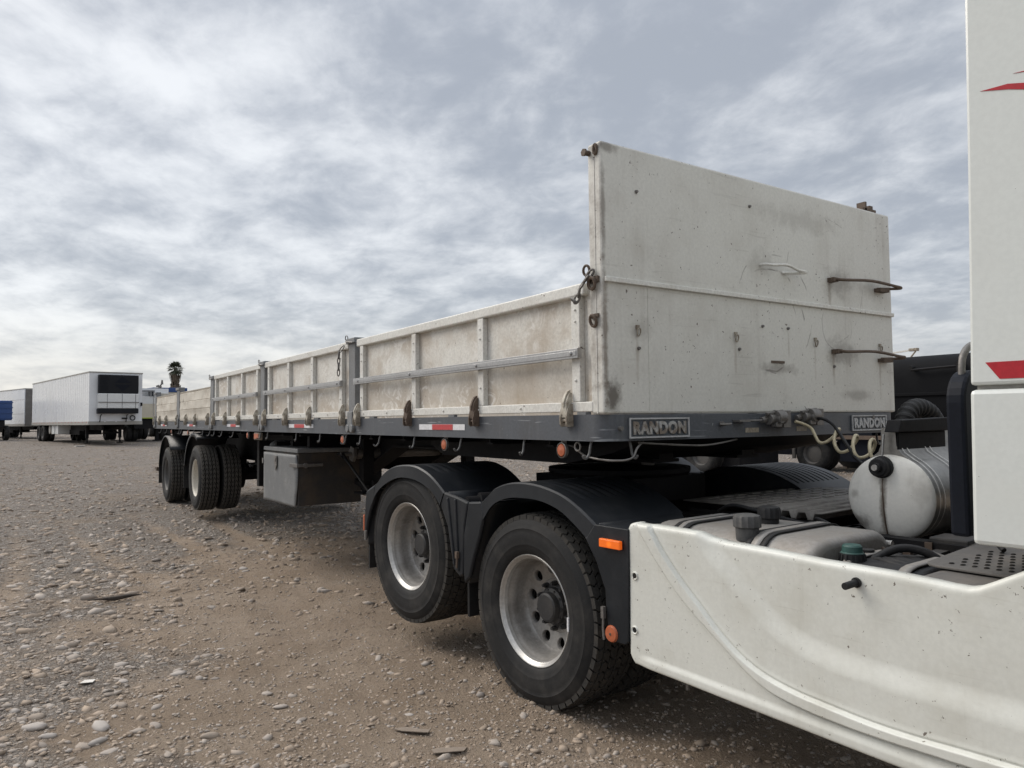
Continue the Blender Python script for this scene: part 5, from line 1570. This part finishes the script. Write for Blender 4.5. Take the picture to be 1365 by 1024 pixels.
# coil stack of cream hose behind the black cab panel
pts_ = []
for k in range(120):
    a = k / 12 * 2 * PI
    pts_.append((1.93 + .04 * math.cos(a), .50 + .075 * math.sin(a), 1.40 + k / 120 * .13 + (.01 * math.sin(a * .37))))
pts_ += [(1.93, .50, 1.56), (1.94, .47, 1.60), (1.95, .50, 1.635), (1.98, .6, 1.64)]
tag(MB().tube(pts_, .011, 8).build('spare_air_hose', M['cream_hose'], smooth=60), 'tight stack of cream hose coils behind the black cab panel', 'hose')
tag(MB().tube(smooth_path([(1.43, .99, 1.50), (1.34, 1.02, 1.47), (1.28, 1.06, 1.43), (1.25, 1.10, 1.37)], 5), .008, 6).build('tie_cable', M['black_hose'], smooth=60), 'short black cable tied to the bracket above the white tank', 'cable')

# ------------------------------------------------------------------ parked reefers and other things in the background
GZ = .47
simple_tyre = MB().lathe([(.28, .03), (.33, .0), (.45, .0), (.50, .03), (.515, .07), (.515, .24), (.50, .28), (.28, .28)], n=28).mesh('tyre', M['rubber'], smooth=40)
simple_rim = MB().lathe([(.0001, .10), (.15, .10), (.25, .12), (.285, .03), (.30, .02)], n=24).mesh('wheel', M['rim_dark'], smooth=40)
def bg_wheels(root, x, z=.515, W_=2.55):
    for flip in (False, True):
        yy = W_ - .02 if flip else .02
        wv = link('wheel', simple_rim, root, loc=(x, yy, z), rot=(0, 0, PI if flip else 0))
        link('tyre', simple_tyre, wv); link('tyre', simple_tyre, wv, loc=(0, .32, 0))
def box_trailer(name, loc, yaw, L_, zf, zr, label, front_mat, group, ribs=True):
    root = empty(name, loc, yaw, label, 'trailer', group)
    W_ = 2.55
    bd = MB().box(-L_, 0, 0, W_, zf + .18, zr - .06).build('box_body', [M['reefer']], root)
    MB().box(-L_ - .02, .02, -.02, W_ + .02, zr - .06, zr).build('roof_rail', M['reefer_rail'], root)
    MB().box(-L_ - .02, .015, -.02, W_ + .02, zf, zf + .18).build('bottom_rail', M['reefer_rail'], root)
    if ribs:
        rb = MB().box(-.018, .018, -.005, -.0005, zf + .19, zr - .07).mesh('side_rib', M['reefer'])
        for k in range(int(L_ / .42)): link('side_rib', rb, bd, loc=(-.4 - k * .42, 0, 0))
        dot = MB().box(-.09, .09, -.024, -.0205, zf + .12, zf + .15).mesh('marker_strip', M['tape_red'])
        for k in range(int(L_ / .8)): link('marker_strip', dot, root, loc=(-.4 - k * .8, 0, 0))
    for yy in (.75, 1.70): MB().box(-L_ + .2, -.6, yy, yy + .1, zf - .28, zf - .001).build('main_beam', M['chassis'], root)
    for x in (-L_ + 2.0, -L_ + 3.3): 
        bg_wheels(root, x)
        MB().cyl((x, .2, .515), (x, W_ - .2, .515), .09, 10).build('axle', M['chassis'], root)
    MB().box(-L_ + .8, -5.2, .7, 1.85, .45, zf - .29).build('bogie_frame', M['chassis'], root)
    MB().box(-5.0, -3.2, .5, 2.05, .70, zf - .29).build('spare_rack', M['chassis'], root)
    lg_ = MB().box(-2.45, -2.3, .40, .54, .30, zf).box(-2.42, -2.33, .43, .51, .06, .30).box(-2.52, -2.23, .34, .60, .0, .05).mesh('landing_leg', M['chassis'])
    link('landing_leg', lg_, root); link('landing_leg', lg_, root, loc=(0, 1.62, 0))
    MB().bar((-2.37, .55, .55), (-2.37, 2.0, .55), .06, .06).bar((-2.37, .47, .5), (-3.6, .8, zf - .05), .05, .05).bar((-2.37, 2.1, .5), (-3.6, 1.8, zf - .05), .05, .05).build('brace', M['chassis'], root)
    return root, W_
rf, W_ = box_trailer('refrigerated_trailer', (-41.0, .62, GZ), R(8.75), 14.9, 1.02, 3.79, 'white box trailer with black cooling unit on its front wall', 'reefer', 'white box trailers parked at the back')
zt = 3.79
un = MB().box(.021, .34, .38, 2.28, zt - 1.14, zt - .16).build('cooling_unit', M['reefer_dark'], rf, bevel=.04)
cv_ = MB().box(.021, .37, .36, 2.28, zt - 1.92, zt - 1.145).build('unit_cover', M['reefer_front'], rf, bevel=.03)
MB().box(.021, .40, .34, 2.27, zt - 2.19, zt - 1.925).build('unit_skirt', M['reefer_dark'], rf, bevel=.03)
for y in (.76, 1.47, 2.12): MB().box(.3705, .378, y - .008, y + .008, zt - 1.90, zt - 1.16).build('cover_seam', M['reefer_dark'], cv_)
MB().tube([(.39, .32, zt - 1.60), (.39, 2.30, zt - 1.60)], .02, 6).build('lock_bar', M['steel_dull'], cv_)
MB().prism([(1.1, zt - .58), (1.90, zt - .58), (1.5, zt - .24)], lambda a, c, d: (d, a, c), .3405, .35).prism([(1.1, zt - .68), (1.90, zt - .68), (1.5, zt - 1.02)], lambda a, c, d: (d, a, c), .3405, .35).build('grille_plate', M['navy'], un)
for k in range(9): MB().box(.3405, .352, .44, .80, zt - .30 - k * .085, zt - .28 - k * .085).build('louvre', M['navy'], un)
for y in (.50, 1.75): MB().tube(smooth_path([(.03, y + .1, zt - 2.25), (.2, y, zt - 2.3), (.2, y - .02, zt - 2.5), (.05, y, zt - 2.62)], 4), .025, 6).build('hose', M['black_hose'], rf)
MB().box(.021, .12, 1.55, 1.80, zt - 2.48, zt - 2.40).build('coupling', M['chassis'], rf)
mb = MB(); ring(mb, (.12, 2.05, zt - 2.42), .12, .03, (0, 1, 0), (0, 0, 1)); mb.build('coiled_hose', M['black_hose'], rf)
for y in (.62, 1.15): MB().prism([(y, zt - 2.52), (y + .26, zt - 2.52), (y + .13, zt - 2.64)], lambda a, c, d: (d, a, c), .021, .03).build('warning_mark', M['tape_white'], rf)
MB().box(.021, .10, 2.46, 2.54, zt - 1.78, zt - 1.60).build('side_lamp', M['reefer_dark'], rf)
for x0 in (-8.6, -7.6): MB().box(x0 - .75, x0, .1, .8, .48, 1.0).build('pallet_box', M['reefer_front'], rf, bevel=.02)
MB().cyl((-9.9, .1, .75), (-9.9, 1.2, .75), .26, 16).build('air_tank', M['reefer_rail'], rf, smooth=40)
rf2, W_ = box_trailer('box_trailer', (-62.05, -2.05, GZ), R(15.3), 14.0, .95, 3.74, 'white box trailer with a stained grey front wall at the left edge', 'grey', 'white box trailers parked at the back', False)
MB().box(.0205, .06, .05, 2.5, 1.0, 3.66).build('front_wall', M['grey_steel_wall'], rf2)
MB().box(.0605, .22, 1.3, 2.3, 2.3, 3.5).build('cooling_unit', M['reefer_dark'], rf2)
for z in (1.85, 2.9): MB().box(-13.9, -.1, -.0065, -.0005, z, z + .02).build('side_seam', M['reefer_rail'], rf2)
# blue ribbed box body in front of it
bl = empty('blue_dump_body', (-58.2, -2.75, GZ), R(12), 'blue ribbed steel box standing before the second white trailer', 'trailer')
bb = MB().box(-6, 0, -2.4, 0, 1.38, 2.72).build('box_body', M['blue'], bl, bevel=.05)
for z in (1.5, 1.85, 2.2, 2.55): MB().box(-5.9, .03, -2.43, .03, z, z + .07).build('side_rib', M['blue'], bb)
MB().box(-5.8, -.1, -2.0, -.4, .9, 1.379).build('chassis', M['chassis'], bl)
for x in (-.8, -4.8):
    for y, fl in ((-2.35, False), (-.05, True)):
        wv = link('wheel', simple_rim, bl, loc=(x, y, .515), rot=(0, 0, PI if fl else 0)); link('tyre', simple_tyre, wv)
# cream-sided body just right of the reefer
wt = empty('cream_box_body', (-46.3, 3.1, GZ), R(8.75), 'cream and white box body with lime stripe beside the cooling unit trailer', 'trailer')
MB().box(-7, 0, 0, 2.55, 1.42, 2.25).build('lower_wall', M['cream_body'], wt)
MB().box(-7, .0, 0, 2.55, 2.252, 2.70).build('upper_wall', M['reefer_front'], wt)
MB().box(-7, .012, -.01, 2.56, 1.36, 1.418).build('lime_stripe', M['lime'], wt)
mb = MB(); mb.box(-.3, .06, .62, 1.36, 2.98, 3.06); mb.box(-.3, .06, 1.28, 1.36, 2.70, 2.98); mb.box(-.3, .05, 1.1, 1.2, 2.70, 2.98); mb.build('hatch_frame', M['post_grey'], wt)
MB().box(-6, -.4, .2, 2.3, 2.702, 3.2).build('roof_box', M['reefer'], wt)
for y in (.62, 1.3, 1.95): MB().box(.001, .02, y, y + .03, 1.45, 2.69).build('wall_rib', M['reefer_rail'], wt)
MB().box(-6.9, -.1, .3, 2.2, .75, 1.359).build('chassis', M['chassis'], wt)
bg_wheels(wt, -1.0); bg_wheels(wt, -5.6)
MB().box(-.5, -.3, 1.55, 1.75, .06, .76).box(-.6, -.2, 1.45, 1.85, .0, .06).build('landing_leg', M['chassis'], wt)
# open-top trailer with a blue cover and a vent post behind
bt = empty('blue_covered_trailer', (-60.5, 6.3, GZ), R(8.75), 'far trailer with a flat blue cover showing above the rear panels', 'trailer')
MB().box(-8, 0, 0, 2.5, 1.2, 3.5).build('box_body', M['cream_body'], bt)
MB().box(-8.05, .05, -.05, 2.55, 3.502, 3.86).build('cover', M['blue'], bt, bevel=.03)
MB().box(-7.8, -.2, .3, 2.2, .8, 1.199).build('chassis', M['chassis'], bt)
bg_wheels(bt, -1.2); bg_wheels(bt, -6.5)
vp = empty('vent_post', (-52.1, 5.6, GZ), 0, 'thin pole with a small lever head above the cream box body', 'pole')
MB().tube([(0, 0, 0), (0, 0, 3.6)], .06, 8).build('pole', M['steel_dull'], vp)
mb = MB(); mb.bar((0, -.16, 3.45), (0, .10, 3.78), .10, .09); mb.cyl((0, .08, 3.70), (0, .08, 4.0), .09, 10, .05); mb.bar((0, -.28, 3.55), (0, -.1, 3.62), .08, .12)
mb.build('lever_head', M['steel_dull'], vp)
cbm = MB().tube([(-44.2, 2.2 + .6, GZ + 2.95), (-48, 4.2, GZ + 3.12), (-52.1, 5.55, GZ + 3.5)], .03, 6).build('boom_cable', M['steel_dull'], vp)
cbm.matrix_parent_inverse = Matrix.Translation((52.1, -5.6, -GZ))

# palm tree
pt_ = empty('palm_tree', (-159.9, 23.95, .4), 0, 'tall fan palm with a shaggy skirt of dead fronds on the horizon', 'tree')
rnd = random.Random(5)
mb = MB(); mb.tube([(0, 0, 0), (.1, 0, 5), (.0, .05, 9), (0, 0, 12.2)], [.5, .38, .34, .30], 10)
mb.build('trunk', M['trunk'], pt_, smooth=50)
mb = MB()
for k in range(260):
    z = rnd.uniform(6.2, 11.6); a = rnd.uniform(0, 2 * PI); w_ = rnd.uniform(.6, 1.1) * (1.0 + .25 * math.sin(z * 1.7))
    c_ = Vector((math.cos(a), math.sin(a), 0)); s_ = Vector((-math.sin(a), math.cos(a), 0))
    p0 = c_ * .3 + Vector((0, 0, z)); p1 = c_ * w_ + Vector((0, 0, z - rnd.uniform(.1, .5))); p2 = c_ * w_ * .9 + Vector((0, 0, z - rnd.uniform(.9, 1.7)))
    hw = rnd.uniform(.15, .3)
    mb.add([p0, p1 - s_ * hw, p1 + s_ * hw, p2 - s_ * hw * .5, p2 + s_ * hw * .7], [(0, 1, 2), (1, 3, 4, 2)])
mb.build('dead_frond_skirt', M['trunk'], pt_)
mb = MB()
for k in range(74):
    a = rnd.uniform(0, 2 * PI); el = R(rnd.uniform(-45, 78)); L_ = rnd.uniform(.75, 1.15)
    d = Vector((math.cos(a) * math.cos(el), math.sin(a) * math.cos(el), math.sin(el)))
    s_ = d.cross(Vector((0, 0, 1)))
    if s_.length < .1: s_ = Vector((1, 0, 0))
    s_.normalize(); n_ = s_.cross(d)
    o = Vector((0, 0, 12.1)); tip = o + d * L_
    mb.bar(o, tip, .03, .03)
    for q in range(9):
        f_ = (q - 4) / 4
        e = (d * math.cos(f_ * 1.35) + s_ * math.sin(f_ * 1.35)).normalized()
        Lb = rnd.uniform(.7, 1.0) * (1 - .25 * abs(f_))
        ee = tip + e * Lb - Vector((0, 0, .22 * Lb * rnd.uniform(.4, 1.4)))
        m_ = tip + e * Lb * .5 + n_ * .03
        sw = e.cross(n_).normalized() * .085
        mb.add([tip, m_ - sw, m_ + sw, ee], [(0, 1, 2), (1, 3, 2)])
mb.build('crown', M['leaf'], pt_)

# black tanker parked on the far side
tkr = empty('black_tanker', (-3.5, 16.2, 0), R(1.5), 'large black tank trailer parked beyond the white trailer', 'trailer')
prof = []
for a in np.linspace(0, 2 * PI, 40, endpoint=False):
    e = 2.0 / 4.4
    cy, cz = math.cos(a), math.sin(a)
    prof.append((1.3 + 1.28 * math.copysign(abs(cy) ** e, cy), 2.08 + .98 * math.copysign(abs(cz) ** e, cz)))
mb = MB(); mb.grid([[(x, 1.3 + (y - 1.3) * s_, 2.08 + (z - 2.08) * s_) for y, z in prof + [prof[0]]] for x, s_ in ((3.5, .6), (3.42, .9), (3.3, 1), (-3, 1), (-7.6, 1), (-7.7, .9), (-7.76, .6))])
mb.add([(3.5, 1.3 + (y - 1.3) * .6, 2.08 + (z - 2.08) * .6) for y, z in prof], [tuple(range(40))]); mb.add([(-7.76, 1.3 + (y - 1.3) * .6, 2.08 + (z - 2.08) * .6) for y, z in prof], [tuple(range(40))])
mb.build('tank_shell', M['tanker'], tkr, smooth=40)
mb = MB(); mb.box(-7.5, 3.3, -.02, .05, 2.02, 2.10); mb.build('belt_rail', M['tanker'], tkr, bevel=.01)
mb = MB(); mb.tube([(-3.45, -.08, 2.66), (-2.35, -.08, 2.70)], .03, 6); mb.tube([(-2.35, -.08, 2.76), (-2.35, -.08, 1.6)], .045, 8); mb.cyl((-2.35, -.1, 2.74), (-2.35, .1, 2.74), .07, 8); mb.cyl((-3.45, -.1, 2.72), (-3.45, .05, 2.72), .05, 8)
mb.tube([(-2.5, -.06, 1.62), (-2.0, -.06, 1.62)], .05, 8); mb.build('fill_pipe', M['chassis'], tkr, smooth=40)
for x, z in ((-4.3, 1.98), (-1.95, 1.86)): MB().box(x, x + .08, -.03, -.001, z, z + .06).build('side_lamp', M['steel_bright'], tkr)
MB().box(-7.6, 3.2, .5, .7, .85, 1.08).box(-7.6, 3.2, 1.9, 2.1, .85, 1.08).build('main_beam', M['navy'], tkr)
MB().box(-7.7, -3.0, -.05, .05, .92, 1.02).build('side_bar', M['rust'], tkr)
for x in (-6.3, .2, 1.5): bg_wheels(tkr, x, .50, 2.6)
MB().box(-5.5, -4.6, .1, .9, .32, 1.2).build('locker', M['navy'], tkr)
MB().box(-7.6, -6.95, .05, .9, .45, 1.2).build('locker', M['navy'], tkr)
MB().box(-4.4, 1.0, .15, 2.4, .42, 1.15).build('side_guard', M['navy'], tkr)
for x in (-6.9, -3.4, -2.6): MB().box(x, x + .08, .0, .08, .35, .92).build('stay', M['steel_dull'], tkr)
# added flatbed, set close so its dark body stands in for shade
fb = empty('added_flatbed', (-9.9, 13.0, .02), R(2), 'added low dark flatbed with upright stakes, filling the shaded gap under the white trailer', 'trailer')
MB().box(-5.6, 0, 0, 2.5, 1.0, 1.16).build('deck', M['chassis'], fb)
for k in range(6):
    MB().box(-5.5 + k * .98, -5.41 + k * .98, -.08, -.001, .62, 1.6).build('stake', M['post_grey'] if k % 3 else M['latch'], fb)
MB().box(-5.4, -.2, .4, 2.1, .12, .999).build('main_beam', M['chassis'], fb)  # deep dark block, added to hide bright ground where shade falls
for x in (-4.3, -1.2): bg_wheels(fb, x, .51, 2.5)
# pale pump boom rising behind the tanker
bm_ = empty('pump_boom', (-15.6, 30.2, .1), 0, 'pale rust-spotted boom arm jutting above the black tanker', 'boom')
MB().bar((-4, 0, 3.9), (1.45, -.1, 4.30), .10, .06).build('boom_arm', M['rib'], bm_)
mb = MB(); mb.box(1.2, 1.58, -.15, .05, 4.24, 4.37); mb.bar((1.5, -.1, 4.24), (1.25, -.1, 3.95), .07, .06); mb.build('boom_head', M['latch'], bm_, bevel=.02)
MB().box(-4.2, -3.8, -.2, .2, 0, 4.0).box(-4.9, -3.1, -.8, .8, -.1, .2).build('boom_mast', M['rib'], bm_)

# ------------------------------------------------------------------ litter
def gz1(x, y): return float(ground_z(np.array([x]), np.array([y]))[0])
def litter(name, pts_, th, mat, label, cat, z=None):
    cx2 = sum(p_[0] for p_ in pts_) / len(pts_); cy2 = sum(p_[1] for p_ in pts_) / len(pts_)
    z0 = gz1(cx2, cy2) + .012
    mb = MB()
    mb.prism([(p_[0] - cx2, p_[1] - cy2) for p_ in pts_], lambda a, c, d: (a, c, d + .25 * a * .3), 0, th)
    o = mb.build(name, mat); o.location = (cx2, cy2, z0)
    return tag(o, label, cat)
st2 = MB().tube([(0, 0, .012), (.06, .09, .022), (.10, .20, .02), (.05, .33, .018), (.02, .42, .01)], [.004, .011, .022, .014, .003], 7).build('stick', M['stick'], smooth=50)
st2.location = (-4.66, -1.84, gz1(-4.6, -1.65) + .012); tag(st2, 'dark pointed stick lying alone on the brown dirt', 'stick')
litter('paper_scrap', [(-2.46, -2.00), (-2.40, -2.03), (-2.37, -1.965), (-2.43, -1.945)], .003, M['paper'], 'small white paper scrap among grey stones at lower left', 'litter')
litter('bark_strip', [(-.80, -.75), (-.74, -.73), (-.63, -.64), (-.66, -.61), (-.72, -.66), (-.78, -.69)], .004, M['bark'], 'jagged split bark strip farther from the bottom edge', 'litter')
litter('wood_chip', [(-.48, -.70), (-.43, -.71), (-.36, -.59), (-.39, -.555), (-.46, -.64)], .004, M['bark'], 'flat pale wood chip nearest the bottom edge', 'litter')
litter('plastic_sheet', [(-40.9, .0), (-40.6, .05), (-40.5, .45), (-40.85, .4)], .05, M['paper'], 'tiny white scrap far off before the cooling unit trailer', 'litter')

scene.cycles.use_denoising = True
scene.render.film_transparent = False
scene.cycles.max_bounces = 6
